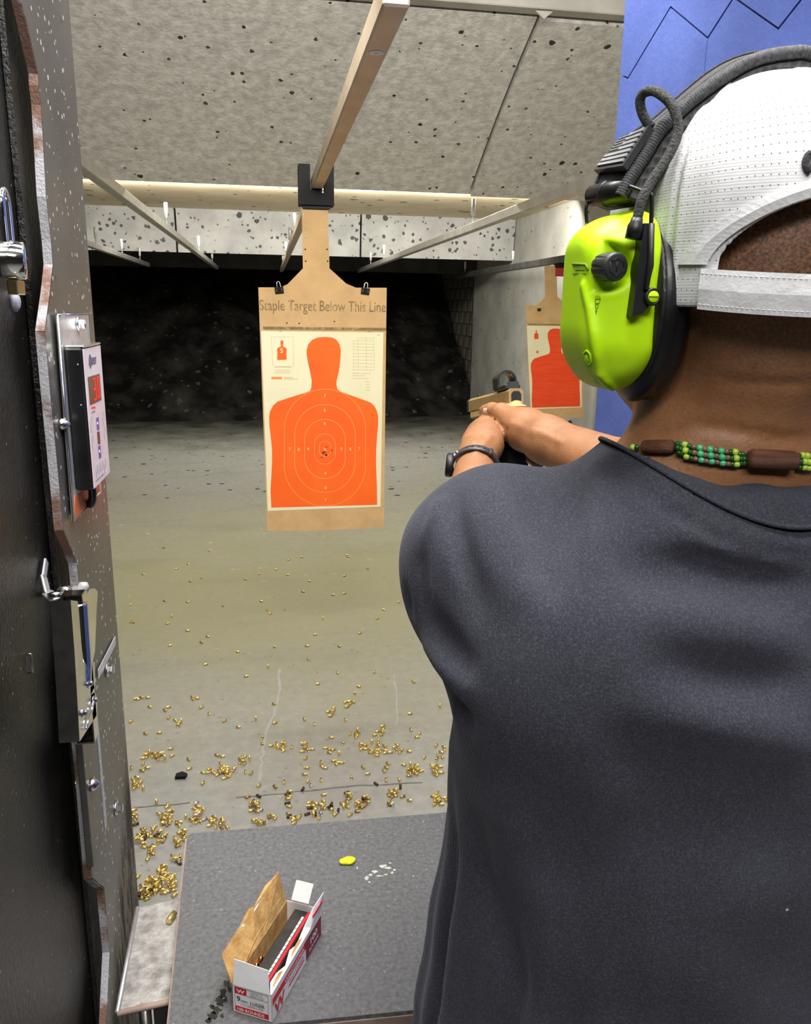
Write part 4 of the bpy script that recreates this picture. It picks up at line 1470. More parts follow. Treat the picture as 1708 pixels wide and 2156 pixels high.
ftext('100 ROUNDS', 0.0065, 0.0047, 0.0044, 'carton', 0.037, 0.02)
ftext('9', 0.006, 0.0185, 0.0075, 'carton_ink', bold=0.02)
ftext('mm', 0.0115, 0.0185, 0.0042, 'carton_ink', 0.009, 0.015)
ftext('LUGER', 0.0245, 0.0180, 0.0052, 'carton_ink', 0.0195, 0.02)
ftext('115 GRAIN FMJ', 0.0115, 0.0135, 0.0030, 'carton_ink', 0.030)
ftext('TARGET &', 0.0245, 0.0342, 0.0027, 'carton_ink', 0.0165)
ftext('PRACTICE', 0.0245, 0.0302, 0.0027, 'carton_ink', 0.0185)
ftext('W', 0.0058, 0.0312, 0.0052, 'carton', 0.0115, 0.03)
# printing, right side
def spr(pts, name, mat, k=0.0004):
    return MB().prism([bp3(WU + k, v, z) for v, z in pts], -eu, 0.0002).build(name, mat, sd)


spr([(0.002, 0.024), (0.098, 0.024), (0.100, 0.0335), (0.002, 0.0335)], 'red_stripe', 'carton_red')
spr([(0.098, 0.003), (0.148, 0.003), (0.148, 0.0345), (0.092, 0.0345), (0.098, 0.022)], 'maroon_panel', 'carton_maroon')


def stext(s, v, z, h, mat, w=None, bold=0.0):
    text('lettering', s, bp3(WU + 0.0007, v, z), ev, ez, h, mat, sd, width=w, bold=bold)


stext('W', 0.006, 0.004, 0.017, 'carton_red', 0.028, 0.03)
stext('WINCHESTER', 0.034, 0.0262, 0.005, 'carton', 0.058, 0.02)
stext('9mm LUGER', 0.046, 0.016, 0.0042, 'carton_ink', 0.044)
spr([(0.046, 0.010), (0.092, 0.010), (0.092, 0.0125), (0.046, 0.0125)], 'red_rule', 'carton_red')
stext('100', 0.112, 0.019, 0.009, 'carton', 0.022, 0.03)
stext('ROUNDS', 0.108, 0.009, 0.005, 'carton', 0.030, 0.02)
rf0, rf1 = bp3(WU + 0.0015, 0.128, HB + 0.013), bp3(WU + 0.0022, LV - 0.002, HB + 0.016)
MB().prism([bp3(WU - 0.0006, 0.122, HB + 0.010), bp3(WU + 0.0012, 0.148, HB + 0.014), bp3(WU + 0.0016, 0.148, HB + 0.018), bp3(WU - 0.0004, 0.122, HB + 0.014)], eu, 0.0012).build('red_rule', 'carton_red', rlo)
# tray on edge inside, its rim printed red and white
tr_ = thing('cartridge_tray', 'black cartridge tray with white marks inside the torn carton', 'tray', tuple(bp3(0.026, 0.075, 0.003)))
R = np.stack([eu, ev, ez], 1)
tc_ = bp3(0.0290, 0.076, 0.0195)
MB().box(tc_, (0.026, 0.138, 0.0370), R, bev=0.001).build('tray_body', 'tray', tr_)
ftop = tc_ + ez * 0.0186
for k in range(15):
    MB().box(ftop + eu * 0.0045 + ev * (-0.055 + k * 0.0078), (0.0030, 0.0066, 0.0006), R).build('white_mark', 'carton', tr_)
MB().box(ftop + eu * 0.0100 + ez * 0.0008, (0.0036, 0.134, 0.0016), R).build('red_rim', 'carton_red', tr_)


def cartridge(base, axis, label):
    t = thing('cartridge', label, 'cartridge', tuple(base), 'live cartridges in the torn carton')
    MB().lathe(base, axis, [(0.0048, 0), (0.0048, 0.001), (0.0042, 0.0015), (0.0042, 0.0025), (0.0048, 0.003), (0.0047, 0.019)], 14).build('case', 'brass', t)
    MB().lathe(np.array(base) + np.array(axis) * 0.019, axis, [(0.0044, 0), (0.0042, 0.004), (0.0033, 0.008), (0.0015, 0.0102), (0.0004, 0.0106)], 14).build('bullet', 'copper', t)


for k, (u, v) in enumerate(((0.007, 0.012), (0.007, 0.024), (0.007, 0.036), (0.012, 0.018), (0.0075, 0.048), (0.0075, 0.060))):
    cartridge(bp3(u, v, 0.0015), ez, 'brass cartridge standing between black tray and torn kraft lid')
cartridge(bp3(0.045, LV - 0.012, 0.012), ez, 'lone brass cartridge in the rear corner of the carton')

# ------------------------------------------------------------------ spent casings on the floor
def casing_mesh(name, mat):
    prof = [(0.0036, 0.0004), (0.0048, 0.0), (0.0048, 0.0011), (0.0042, 0.0016), (0.0048, 0.0024), (0.0047, 0.0190), (0.0040, 0.0190), (0.0040, 0.0060)]
    m = MB()
    vs, fs = [], []
    seg = 8
    for (r, h) in prof:
        for j in range(seg):
            an = 2 * math.pi * j / seg
            vs.append((r * math.cos(an), r * math.sin(an), h - 0.0095))
    for i in range(len(prof) - 1):
        for j in range(seg):
            fs.append((i * seg + j, i * seg + (j + 1) % seg, (i + 1) * seg + (j + 1) % seg, (i + 1) * seg + j))
    fs.append(tuple(range(seg))[::-1])
    fs.append(tuple(range((len(prof) - 1) * seg, len(prof) * seg))[::-1])
    me = bpy.data.meshes.new(name)
    me.from_pydata(vs, [], fs)
    me.polygons.foreach_set('use_smooth', [True] * len(fs))
    me.materials.append(MT[mat])
    return me


CM = {k: casing_mesh('casing_' + k, k) for k in ('brass', 'brass_dull', 'nickel', 'dark_case')}
CL = [(205, 580, 15, 60, 22), (530, 660, 24, 70, 35), (100, 715, 11, 35, 32), (325, 412, 4, 18, 26), (395, 292, 3, 24, 6), (640, 590, 6, 28, 20), (830, 535, 9, 45, 22), (965, 545, 5, 32, 12),
      (1080, 605, 12, 50, 50), (1245, 535, 5, 22, 20), (1325, 545, 14, 40, 38), (1330, 460, 6, 30, 20), (1500, 655, 14, 60, 22), (1612, 660, 11, 38, 22), (1630, 565, 7, 25, 45), (1420, 550, 5, 32, 8),
      (1172, 312, 5, 16, 18), (1095, 362, 5, 28, 18), (1205, 470, 6, 28, 22), (1010, 845, 18, 55, 42), (705, 825, 12, 38, 42), (872, 795, 6, 12, 48), (1165, 800, 10, 35, 38), (1262, 805, 5, 20, 22),
      (1402, 770, 10, 32, 22), (1625, 805, 12, 40, 28), (1218, 842, 7, 28, 12), (1100, 852, 6, 38, 14), (1382, 830, 4, 14, 14), (900, 885, 7, 40, 25), (790, 892, 3, 20, 14), (720, 912, 6, 26, 15),
      (545, 922, 8, 40, 16), (430, 898, 20, 55, 36), (420, 850, 6, 25, 20), (270, 890, 20, 60, 55), (105, 885, 8, 25, 45), (135, 1000, 12, 45, 40), (210, 980, 13, 60, 40), (332, 1010, 14, 30, 60),
      (180, 1052, 8, 30, 30), (240, 1150, 9, 45, 30), (180, 1230, 20, 52, 38), (275, 1235, 20, 50, 45), (165, 1275, 14, 60, 22), (318, 1110, 7, 30, 15)]
rc = random.Random(11)
cas = []
for (a, b, n, sx, sy) in CL:
    for _ in range(n):
        cas.append((240 + (a + rc.gauss(0, 0.55) * sx) / 2.372, 1350 + (b + rc.gauss(0, 0.55) * sy) / 2.372, True))
for _ in range(95):
    cas.append((rc.uniform(265, 930), 1700 - 330 * abs(rc.gauss(0, 0.55)), False))
for _ in range(46):
    cas.append((rc.uniform(255, 850), rc.uniform(1150, 1420), False))
items = []
for (x, y, cl) in cas:
    if x < 252 + max(0, (y - 1150)) * 0.05 or y > 1905 or y < 1140:
        continue
    p = at_z(x, y, 0.0)
    items.append((p, cl))
items.sort(key=lambda t: np.linalg.norm(t[0] - CAM))
used = []
rest = MB()
nobj = 0
def zone(p):
    x, y = p[0], p[1]
    if x < -0.13 and y < 2.32:
        return 'brass casing in the gold heap between left partition and bench' if y < 2.17 else 'brass casing beside the left edge of bench, above the gold heap'
    if y < 2.62:
        row = 'on floor just beyond the bench'
    elif y < 2.95:
        row = 'on floor along the thin dark crack'
    elif y < 3.6:
        row = 'on floor in the loose scatter past the dark crack'
    else:
        row = 'far out on the yellowish floor'
    col = 'next to the left partition' if x < -0.17 else 'left of the pale crack' if x < 0.02 else 'right of the pale crack' if x < 0.22 else 'close to the shooter'
    return 'brass casing ' + row + ', ' + col


for (p, cl) in items:
    lvl = 0
    for (q, l) in used:
        if (q[0] - p[0]) ** 2 + (q[1] - p[1]) ** 2 < 0.0105 ** 2:
            lvl = max(lvl, l + 1)
    lvl = min(lvl, 2)
    used.append((p, lvl))
    z = 0.0049 + lvl * 0.0088
    kind = rc.choices(('brass', 'brass_dull', 'nickel', 'dark_case'), (0.72, 0.14, 0.05, 0.09) if cl else (0.5, 0.25, 0.06, 0.19))[0]
    yaw = rc.uniform(0, 2 * math.pi)
    up = rc.random() < 0.06 and lvl == 0
    M = Matrix.Translation((p[0], p[1], 0.0096 if up else z)) @ Matrix.Rotation(yaw, 4, 'Z')
    if not up:
        M = M @ Matrix.Rotation(math.pi / 2 + (rc.uniform(-0.25, 0.25) if lvl else 0), 4, 'Y')
    if nobj < 300:
        o = bpy.data.objects.new('spent_casing', CM[kind])
        COL.objects.link(o)
        o.matrix_world = M
        lab = zone(p)
        if kind == 'nickel':
            lab = lab.replace('brass casing', 'silvery casing')
        elif kind != 'brass':
            lab = lab.replace('brass casing', 'dark tarnished casing')
        tag(o, lab, 'casing', 'casings: ' + lab)
        nobj += 1
    else:
        me = CM[kind]
        vs = [M @ v.co for v in me.vertices]
        rest.add([tuple(v) for v in vs], [tuple(pp_.vertices) for pp_ in me.polygons], True)
if rest.v:
    tag(rest.build('spent_casings', 'brass', fix=False), 'far scatter of small brass casings toward the target', 'casing', kind='stuff')
# one case resting on the zinc bracket against the bench
o = bpy.data.objects.new('spent_casing', CM['brass'])
COL.objects.link(o)
p = at_z(363, 1938, ZK)
o.matrix_world = Matrix.Translation((p[0] - 0.001, p[1], ZK + 0.006)) @ Matrix.Rotation(math.radians(70), 4, 'Z') @ Matrix.Rotation(math.radians(95), 4, 'Y')
tag(o, 'brass casing resting on zinc bracket against the bench edge', 'casing')
# rubber scrap on the floor
p = at_z(381, 1637, 0.0)
ch = MB()
ch.prism([p + np.array(v) for v in ((-0.02, -0.012, 0.0005), (0.016, -0.014, 0.0005), (0.022, 0.004, 0.0005), (0.002, 0.02, 0.0005), (-0.018, 0.01, 0.0005))], (0.1, 0, 1), 0.012)
tag(ch.build('rubber_scrap', 'carrier'), 'small black rubber scrap among casings near left partition', 'scrap')

# ------------------------------------------------------------------ the shooter
def skin_mat():
    m, nt, b = new_mat('brown_skin')
    tc = node(nt, 'ShaderNodeTexCoord')
    co = tc.outputs['Object']
    sep = node(nt, 'ShaderNodeSeparateXYZ')
    nt.links.new(co, sep.inputs[0])
    col = mixc(nt, ramp(nt, vary(nt, co, 26, 5), 0.3, 0.7), (0.24, 0.103, 0.042), (0.34, 0.158, 0.068))
    col = mixc(nt, mth(nt, 'MULTIPLY', ramp(nt, vary(nt, co, 420, 2), 0.55, 0.75), 0.4), col, (0.11, 0.05, 0.025))
    # close-cropped hair: grows upward from the nape, on the back of the head only
    wob = mth(nt, 'MULTIPLY', vary(nt, co, 12, 4), 0.05)
    hair = ramp(nt, mth(nt, 'ADD', sep.outputs[2], wob), 1.632, 1.690)
    hy = ramp(nt, sep.outputs[1], 0.62, 0.56)
    fz = ramp(nt, vary(nt, co, 520, 3), 0.36, 0.62)
    hf = mth(nt, 'MULTIPLY', mth(nt, 'MULTIPLY', hair, hy), mth(nt, 'ADD', 0.18, mth(nt, 'MULTIPLY', fz, 0.62)))
    col = mixc(nt, hf, col, (0.028, 0.018, 0.012))
    nt.links.new(col, b.inputs['Base Color'])
    b.inputs['Roughness'].default_value = 0.5
    b.inputs['Subsurface Weight'].default_value = 0.08
    b.inputs['Subsurface Radius'].default_value = (0.006, 0.003, 0.0015)
    b.inputs['Subsurface Scale'].default_value = 1.0
    bp = node(nt, 'ShaderNodeBump')
    bp.inputs['Strength'].default_value = 0.35
    bp.inputs['Distance'].default_value = 0.0012
    nt.links.new(vary(nt, co, 380, 4), bp.inputs['Height'])
    nt.links.new(bp.outputs[0], b.inputs['Normal'])
    return m


def shirt_mat():
    m, nt, b = new_mat('faded_charcoal_jersey')
    tc = node(nt, 'ShaderNodeTexCoord')
    co = tc.outputs['Object']
    col = mixc(nt, ramp(nt, vary(nt, co, 9, 6), 0.35, 0.65), (0.021, 0.022, 0.030), (0.030, 0.031, 0.042))
    col = mixc(nt, mth(nt, 'MULTIPLY', ramp(nt, vary(nt, co, 700, 3, 0.7), 0.45, 0.75), 0.55), col, (0.098, 0.102, 0.130))
    col = mixc(nt, spots(nt, co, 55, 0.05, 0.05), col, (0.35, 0.35, 0.36))
    nt.links.new(col, b.inputs['Base Color'])
    b.inputs['Roughness'].default_value = 0.92
    b.inputs['Specular IOR Level'].default_value = 0.2
    b.inputs['Sheen Weight'].default_value = 0.12
    b.inputs['Sheen Roughness'].default_value = 0.5
    b.inputs['Sheen Tint'].default_value = (0.75, 0.78, 0.9, 1)
    w = node(nt, 'ShaderNodeTexWave', bands_direction='X')
    w.inputs['Scale'].default_value = 290
    w.inputs['Distortion'].default_value = 0.8
    nt.links.new(co, w.inputs['Vector'])
    hgt = mth(nt, 'ADD', mth(nt, 'MULTIPLY', w.outputs['Fac'], 0.3), vary(nt, co, 600, 3))
    bp = node(nt, 'ShaderNodeBump')
    bp.inputs['Strength'].default_value = 0.5
    bp.inputs['Distance'].default_value = 0.001
    nt.links.new(hgt, bp.inputs['Height'])
    nt.links.new(bp.outputs[0], b.inputs['Normal'])
    return m


MT['skin'] = skin_mat()
MT['shirt'] = shirt_mat()
MT['trousers'] = pm('dark_denim', (0.02, 0.022, 0.03), (0.035, 0.037, 0.045), 30, 0.9)
MT['shoe'] = pm('black_shoe', (0.01, 0.01, 0.01), (0.02, 0.02, 0.02), 30, 0.5)

SX = 0.318
person = thing('person', 'person in charcoal t-shirt and white cap aiming a pistol downrange', 'person', (SX, 0.52, 0))

body = Field()
# legs and trunk (under the clothes)
for s in (-1, 1):
    body.cap((SX + s * 0.10, 0.53, 0.95), (SX + s * 0.11, 0.55, 0.52), 0.085, 0.055, 0.04)
    body.cap((SX + s * 0.11, 0.55, 0.52), (SX + s * 0.12, 0.52, 0.10), 0.052, 0.036, 0.03)
    body.cap((SX + s * 0.12, 0.51, 0.05), (SX + s * 0.13, 0.62, 0.04), 0.034, 0.028, 0.02)
body.ell((SX, 0.53, 1.0), (0.165, 0.11, 0.15), 0.05)
body.ell((SX, 0.535, 1.22), (0.155, 0.10, 0.22), 0.06)
body.ell((SX, 0.535, 1.36), (0.160, 0.10, 0.15), 0.05)
body.cap((SX - 0.15, 0.545, 1.462), (SX + 0.15, 0.545, 1.462), 0.045, 0.045, 0.05)
# neck and trapezius
NECK_0 = len(body.p)
body.ell((SX, 0.517, 1.58), (0.0655, 0.056, 0.12), 0.02)
body.cap((SX - 0.02, 0.515, 1.545), (SX - 0.15, 0.535, 1.470), 0.040, 0.040, 0.03)
body.cap((SX + 0.02, 0.515, 1.545), (SX + 0.15, 0.535, 1.470), 0.040, 0.040, 0.03)
# head
body.ell((SX, 0.518, 1.708), (0.077, 0.095, 0.086), 0.02)
body.ell((SX, 0.478, 1.655), (0.062, 0.05, 0.06), 0.03)
body.ell((SX, 0.575, 1.645), (0.062, 0.055, 0.075), 0.025)
body.ell((SX - 0.026, 0.565, 1.610), (0.040, 0.05, 0.034), 0.02)
body.ell((SX + 0.026, 0.565, 1.610), (0.040, 0.05, 0.034), 0.02)
body.ell((SX, 0.605, 1.590), (0.03, 0.024, 0.02), 0.015)
body.cap((SX, 0.622, 1.69), (SX, 0.640, 1.652), 0.008, 0.014, 0.012)
body.ell((SX, 0.627, 1.622), (0.024, 0.010, 0.006), 0.008)
body.ell((SX, 0.625, 1.611), (0.020, 0.010, 0.006), 0.008)
for s in (-1, 1):
    body.ell((SX + s * 0.03, 0.615, 1.694), (0.024, 0.012, 0.008), 0.01)
    body.ell((SX + s * 0.031, 0.612, 1.677), (0.012, 0.010, 0.009), 0.005)
    body.ell((SX + s * 0.078, 0.52, 1.665), (0.008, 0.018, 0.03), 0.008)
NECK_I = list(range(NECK_0, NECK_0 + 6))
# arms and hands: each arm its own smooth group, so the hands stay apart where they press together
la, ra = Field(), Field()
LS, LE, LW = (0.163, 0.545, 1.455), (0.196, 0.79, 1.345), (0.281, 1.070, 1.450)
LF = (0.240, 0.935, 1.398)
la.cap(LS, LE, 0.052, 0.040, 0.03)
la.cap(LE, LF, 0.040, 0.037, 0.02)
la.cap(LF, LW, 0.037, 0.0255, 0.015)
la.cap(LW, (0.296, 1.115, 1.460), 0.0255, 0.027, 0.012)
RS, RE, RW = (0.480, 0.545, 1.462), (0.478, 0.80, 1.430), (0.378, 1.060, 1.476)
RF = (0.440, 0.92, 1.452)
ra.cap(RS, RE, 0.054, 0.044, 0.03)
ra.cap(RE, RF, 0.044, 0.042, 0.02)
ra.cap(RF, RW, 0.042, 0.0300, 0.02)
ra.cap(RW, (0.366, 1.103, 1.482), 0.0300, 0.031, 0.02)
# right hand around the grip
ra.ell((0.360, 1.118, 1.484), (0.029, 0.044, 0.0285), 0.014)
ra.ell((0.380, 1.132, 1.476), (0.016, 0.034, 0.030), 0.012)
ra.cap((0.348, 1.118, 1.492), (0.338, 1.152, 1.503), 0.0170, 0.0140, 0.012)
ra.cap((0.338, 1.152, 1.503), (0.331, 1.178, 1.5030), 0.0128, 0.0116, 0.004)
ra.cap((0.331, 1.178, 1.5030), (0.3260, 1.200, 1.4990), 0.0120, 0.0100, 0.0025)
ra.cap((0.394, 1.150, 1.490), (0.393, 1.195, 1.489), 0.0105, 0.0095, 0.008)
ra.cap((0.393, 1.195, 1.489), (0.389, 1.232, 1.487), 0.0092, 0.008, 0.004)
for i, z in enumerate((1.466, 1.448, 1.431)):
    ra.cap((0.392, 1.142 - i * 0.004, z), (0.394, 1.185 - i * 0.004, z), 0.0105, 0.0100, 0.006)
    ra.cap((0.394, 1.185 - i * 0.004, z), (0.374, 1.212 - i * 0.004, z), 0.0098, 0.0092, 0.004)
    ra.cap((0.374, 1.212 - i * 0.004, z), (0.354, 1.204 - i * 0.004, z), 0.0090, 0.0080, 0.004)
# left hand laid against and over it
la.ell((0.309, 1.135, 1.466), (0.0285, 0.044, 0.0300), 0.012)
la.ell((0.301, 1.112, 1.458), (0.024, 0.036, 0.026), 0.012)
la.cap((0.314, 1.150, 1.482), (0.326, 1.196, 1.484), 0.0140, 0.0112, 0.010)
la.cap((0.326, 1.196, 1.484), (0.336, 1.238, 1.484), 0.0108, 0.0085, 0.004)
for i, z in enumerate((1.468, 1.451, 1.434, 1.419)):
    l = (0.0, 0.003, 0.0, -0.008)[i]
    la.cap((0.307, 1.165, z), (0.328, 1.212 + l, z), 0.0115, 0.0105, 0.006)
    la.cap((0.328, 1.212 + l, z), (0.360, 1.230 + l, z), 0.0100, 0.0095, 0.004)
    la.cap((0.360, 1.230 + l, z), (0.390, 1.214 + l, z + 0.002), 0.0092, 0.0080, 0.004)
body.fn(la, 0.0015)
body.fn(ra, 0.0015)

# creases of the nape and tendons of the hands
CREASE = []
V0 = body


def crease_post(P, d):
    for (pts, w, amp) in CREASE:
        A = np.array(pts)
        near_ = ((P > A.min(0) - 3 * w) & (P < A.max(0) + 3 * w)).all(1)
        if not near_.any():
            continue
        S = P[near_]
        e = np.full(len(S), 9.0)
        for a, b in zip(pts[:-1], pts[1:]):
            e = np.minimum(e, seg_d(S, a, b, 0, 0))
        d[near_] += amp * np.exp(-(e / w) ** 2)
    return d


def on(fld, pts, off=0.0):
    out = []
    for x, y in pts:
        p = trace(fld, x, y)
        if p is None:
            continue
        out.append(p + grad(fld, p) * off)
    return out


for pts, w, amp in (([(1385, 925), (1430, 905), (1480, 897), (1530, 902), (1590, 915), (1650, 924), (1706, 926)], 0.0032, 0.0028),
                    ([(1470, 905), (1540, 912), (1620, 928), (1706, 938)], 0.002, 0.0014),
                    ([(1560, 908), (1640, 915), (1706, 915)], 0.0018, 0.0011),
                    ([(1530, 805), (1600, 808), (1706, 806)], 0.004, 0.0012)):
    q = on(body, pts)
    if len(q) > 1:
        CREASE.append((q, w, amp))
for pts, w, amp in (([(1000, 955), (1020, 935), (1032, 918)], 0.004, -0.0028), ([(985, 950), (1000, 930)], 0.004, -0.002),
                    ([(1120, 905), (1150, 915), (1180, 930)], 0.004, -0.0026), ([(1075, 890), (1100, 900), (1125, 915)], 0.005, -0.0016),
                    ([(1040, 884), (1052, 892), (1066, 905)], 0.0025, 0.003), ([(1066, 905), (1064, 930), (1068, 955)], 0.003, 0.004)):
    q = on(body, pts)
    if len(q) > 1:
        CREASE.append((q, w, amp))
body.post = crease_post
V, Q = solid(body, (0.03, 0.36, -0.02), (0.62, 1.28, 1.83), 0.0034)
bobj = mesh_np('body', V, Q, 'skin', person)
# thumb nail
p = trace(body, 1022, 866)
g_ = grad(body, p)
th_dir = np.array([0.3265, 1.200, 1.4995]) - np.array([0.331, 1.178, 1.5030])
th_dir -= g_ * (th_dir @ g_)
th_dir /= np.linalg.norm(th_dir)
MT['nail'] = pm('finger_nail', (0.62, 0.42, 0.32), (0.70, 0.50, 0.38), 60, 0.3)
nn = MB()
sd_ = np.cross(g_, th_dir)
nn.grid(lambda u, v: p + th_dir * (u - 0.5) * 0.012 + sd_ * (v - 0.5) * 0.010 + g_ * (0.0006 - 0.0035 * (v - 0.5) ** 2 * 4 * 0.5), 6, 6)
nn.build('thumb_nail', 'nail', person)

# trousers and shoes (below the picture)
tf = Field()
tf.ell((SX, 0.535, 0.98), (0.19, 0.135, 0.14), 0.04)
for s in (-1, 1):
    tf.cap((SX + s * 0.10, 0.535, 0.92), (SX + s * 0.115, 0.55, 0.5), 0.10, 0.078, 0.04)
    tf.cap((SX + s * 0.115, 0.55, 0.5), (SX + s * 0.125, 0.525, 0.10), 0.075, 0.062, 0.03)
V, Q = solid(tf, (0.05, 0.34, 0.0), (0.60, 0.72, 1.14), 0.008)
mesh_np('trousers', V, Q, 'trousers', person)
for s in (-1, 1):
    sf = Field()
    sf.cap((SX + s * 0.12, 0.50, 0.045), (SX + s * 0.135, 0.70, 0.038), 0.046, 0.04, 0.02)
    sf.ell((SX + s * 0.12, 0.51, 0.08), (0.045, 0.055, 0.06), 0.02)
    sf.post = lambda P, d: smax(d, 0.001 - P[:, 2], 0.008)
    V, Q = solid(sf, (SX + s * 0.12 - 0.07, 0.42, -0.01), (SX + s * 0.12 + 0.08, 0.77, 0.16), 0.007)
    mesh_np('shoe', V, Q, 'shoe', person)

# ------------------------------------------------------------------ t-shirt
shirt = Field()
TAB = np.array([  # z, half width, half depth, centre y
    (0.80, 0.222, 0.150, 0.515), (0.95, 0.218, 0.146, 0.513), (1.10, 0.208, 0.134, 0.510), (1.20, 0.196, 0.130, 0.508), (1.27, 0.190, 0.127, 0.507),
    (1.33, 0.194, 0.125, 0.507), (1.40, 0.182, 0.124, 0.510), (1.45, 0.172, 0.116, 0.516), (1.49, 0.150, 0.103, 0.522), (1.515, 0.125, 0.103, 0.526), (1.56, 0.085, 0.066, 0.522)])


def torso(P):
    z = np.clip(P[:, 2], 0.80, 1.56)
    a = np.interp(z, TAB[:, 0], TAB[:, 1]); b = np.interp(z, TAB[:, 0], TAB[:, 2]); cy = np.interp(z, TAB[:, 0], TAB[:, 3])
    x = np.abs(P[:, 0] - SX); y = np.abs(P[:, 1] - cy)
    q = ((x / a) ** 2.3 + (y / b) ** 2.3) ** (1 / 2.3) + 1e-6
    r = np.hypot(x, y)
    d = (1 - 1 / q) * r
    d = np.where(q < 0.3, -np.minimum(a, b) * 0.7, d)
    return np.maximum(d, np.maximum(P[:, 2] - 1.56, 0.82 - P[:, 2]))


shirt.fn(torso, 0.03)
for s in (-1, 1):
    shirt.cap((SX + s * 0.05, 0.515, 1.490), (SX + s * 0.15, 0.538, 1.474), 0.050, 0.060, 0.035)
    shirt.ell((SX + s * 0.118, 0.468, 1.42), (0.085, 0.06, 0.085), 0.05)
shirt.ell((SX - 0.157, 0.540, 1.462), (0.066, 0.076, 0.073), 0.035)
shirt.ell((SX + 0.157, 0.540, 1.462), (0.066, 0.076, 0.073), 0.035)
shirt.cap((0.163, 0.55, 1.460), (0.183, 0.725, 1.385), 0.063, 0.054, 0.025)
shirt.cap((0.478, 0.55, 1.466), (0.468, 0.735, 1.436), 0.066, 0.056, 0.03)

FOLD = []
CY0, CZ = 0.520, 1.50


def shirt_post(P, d):
    for (pts, w, amp, lo, hi) in FOLD:
        near_ = ((P > lo) & (P < hi)).all(1)
        if not near_.any():
            continue
        S = P[near_]
        e = np.full(len(S), 9.0)
        tt = np.zeros(len(S))
        n = len(pts) - 1
        for i, (a, b) in enumerate(zip(pts[:-1], pts[1:])):
            ab = b - a
            t = np.clip(((S - a) @ ab) / (ab @ ab + 1e-12), 0, 1)
            dd = np.linalg.norm(S - a - t[:, None] * ab, axis=1)
            m = dd < e
            e[m] = dd[m]
            tt[m] = (i + t[m]) / n
        fade = np.sin(np.pi * np.clip(tt, 0, 1)) ** 0.8 * 0.9 + 0.1
        d[near_] = d[near_] + amp * np.exp(-(e / w) ** 2) * fade
    # long soft drape folds low on the left side
    x, y, z = P[:, 0], P[:, 1], P[:, 2]
    low = np.clip((1.33 - z) / 0.16, 0, 1)
    ang = np.arctan2(x - SX, -(y - 0.525))
    side = np.clip((-ang - 0.45) / 0.5, 0, 1)
    d = d - low * side * (0.006 * np.sin(ang * 17 + z * 4) + 0.004 * np.sin(ang * 31 + z * 9 + 1))
    d = d - 0.0016 * np.sin(x * 37 + z * 22) * np.sin(z * 41 + x * 9 + y * 20)
    # neck opening, hem and sleeve mouths
    q = np.sqrt(((x - SX) / 0.0805) ** 2 + ((y - CY0) / 0.0865) ** 2)
    hole = np.maximum((q - 1) * 0.09, 1.502 - z)
    d = np.maximum(d, -hole)
    for (ax, ay, az, bx, by, bz) in ((0.172, 0.63, 1.427, 0.184, 0.735, 1.381), (0.474, 0.66, 1.445, 0.468, 0.745, 1.434)):
        a = np.array([ax, ay, az]); b = np.array([bx, by, bz])
        n = (b - a) / np.linalg.norm(b - a)
        h = (P - b) @ n
        r = np.linalg.norm(P - b - h[:, None] * n, axis=1)
        d = np.maximum(d, np.where(r < 0.15, np.maximum(h, -9), -9))
        d = np.maximum(d, -np.maximum(r - 0.048, -h - 0.03))
    return d


shirt_base = Field()
shirt_base.p = shirt.p


def fold(pts, w, amp):
    q = on(shirt_base, pts)
    if len(q) < 2:
        return
    A = np.array(q)
    FOLD.append((q, w, amp * 1.5, A.min(0) - w * 3, A.max(0) + w * 3))


# amp > 0 presses a valley, < 0 raises a ridge
fold([(1300, 1210), (1380, 1195), (1480, 1195), (1600, 1215), (1706, 1235)], 0.018, 0.010)
fold([(1360, 1160), (1470, 1130), (1600, 1165), (1706, 1185)], 0.012, -0.005)
fold([(1330, 1290), (1450, 1305), (1580, 1330), (1706, 1345)], 0.020, -0.008)
fold([(1350, 1400), (1480, 1425), (1600, 1440), (1706, 1445)], 0.020, 0.006)
fold([(1300, 1470), (1420, 1510), (1560, 1535), (1706, 1545)], 0.020, -0.006)
fold([(1240, 1560), (1400, 1610), (1560, 1640), (1706, 1640)], 0.024, 0.005)
fold([(1224, 972), (1222, 1040), (1212, 1120), (1196, 1220)], 0.008, 0.0085)
fold([(1246, 968), (1246, 1040), (1238, 1130), (1225, 1220)], 0.010, -0.007)
fold([(1086, 985), (1092, 1035), (1106, 1095), (1140, 1180), (1180, 1270)], 0.009, 0.0065)
fold([(1062, 978), (1066, 1040), (1078, 1110), (1105, 1190)], 0.012, -0.005)
fold([(1160, 985), (1160, 1060), (1158, 1130), (1170, 1220)], 0.010, 0.0045)
fold([(1195, 975), (1190, 1050), (1184, 1130)], 0.009, -0.0035)
fold([(1000, 1000), (1020, 1090), (1050, 1190), (1100, 1290)], 0.012, -0.004)
fold([(950, 1010), (957, 1080), (970, 1150), (992, 1220), (1015, 1300)], 0.007, 0.006)
fold([(930, 1040), (915, 1090), (895, 1140)], 0.005, -0.003)
fold([(885, 1160), (884, 1230), (890, 1290), (905, 1330)], 0.007, 0.008)
fold([(893, 1290), (920, 1330), (955, 1375), (1000, 1430)], 0.010, 0.008)
fold([(890, 1350), (925, 1385), (960, 1420), (1010, 1470)], 0.010, -0.006)
fold([(893, 1395), (915, 1440), (950, 1480), (1000, 1530)], 0.009, 0.007)
fold([(850, 1230), (862, 1300), (885, 1360)], 0.006, 0.004)
fold([(1330, 1010), (1400, 1075), (1500, 1130), (1600, 1158), (1706, 1172)], 0.005, 0.0045)
fold([(1330, 1030), (1400, 1095), (1500, 1150), (1600, 1180), (1706, 1195)], 0.006, -0.002)
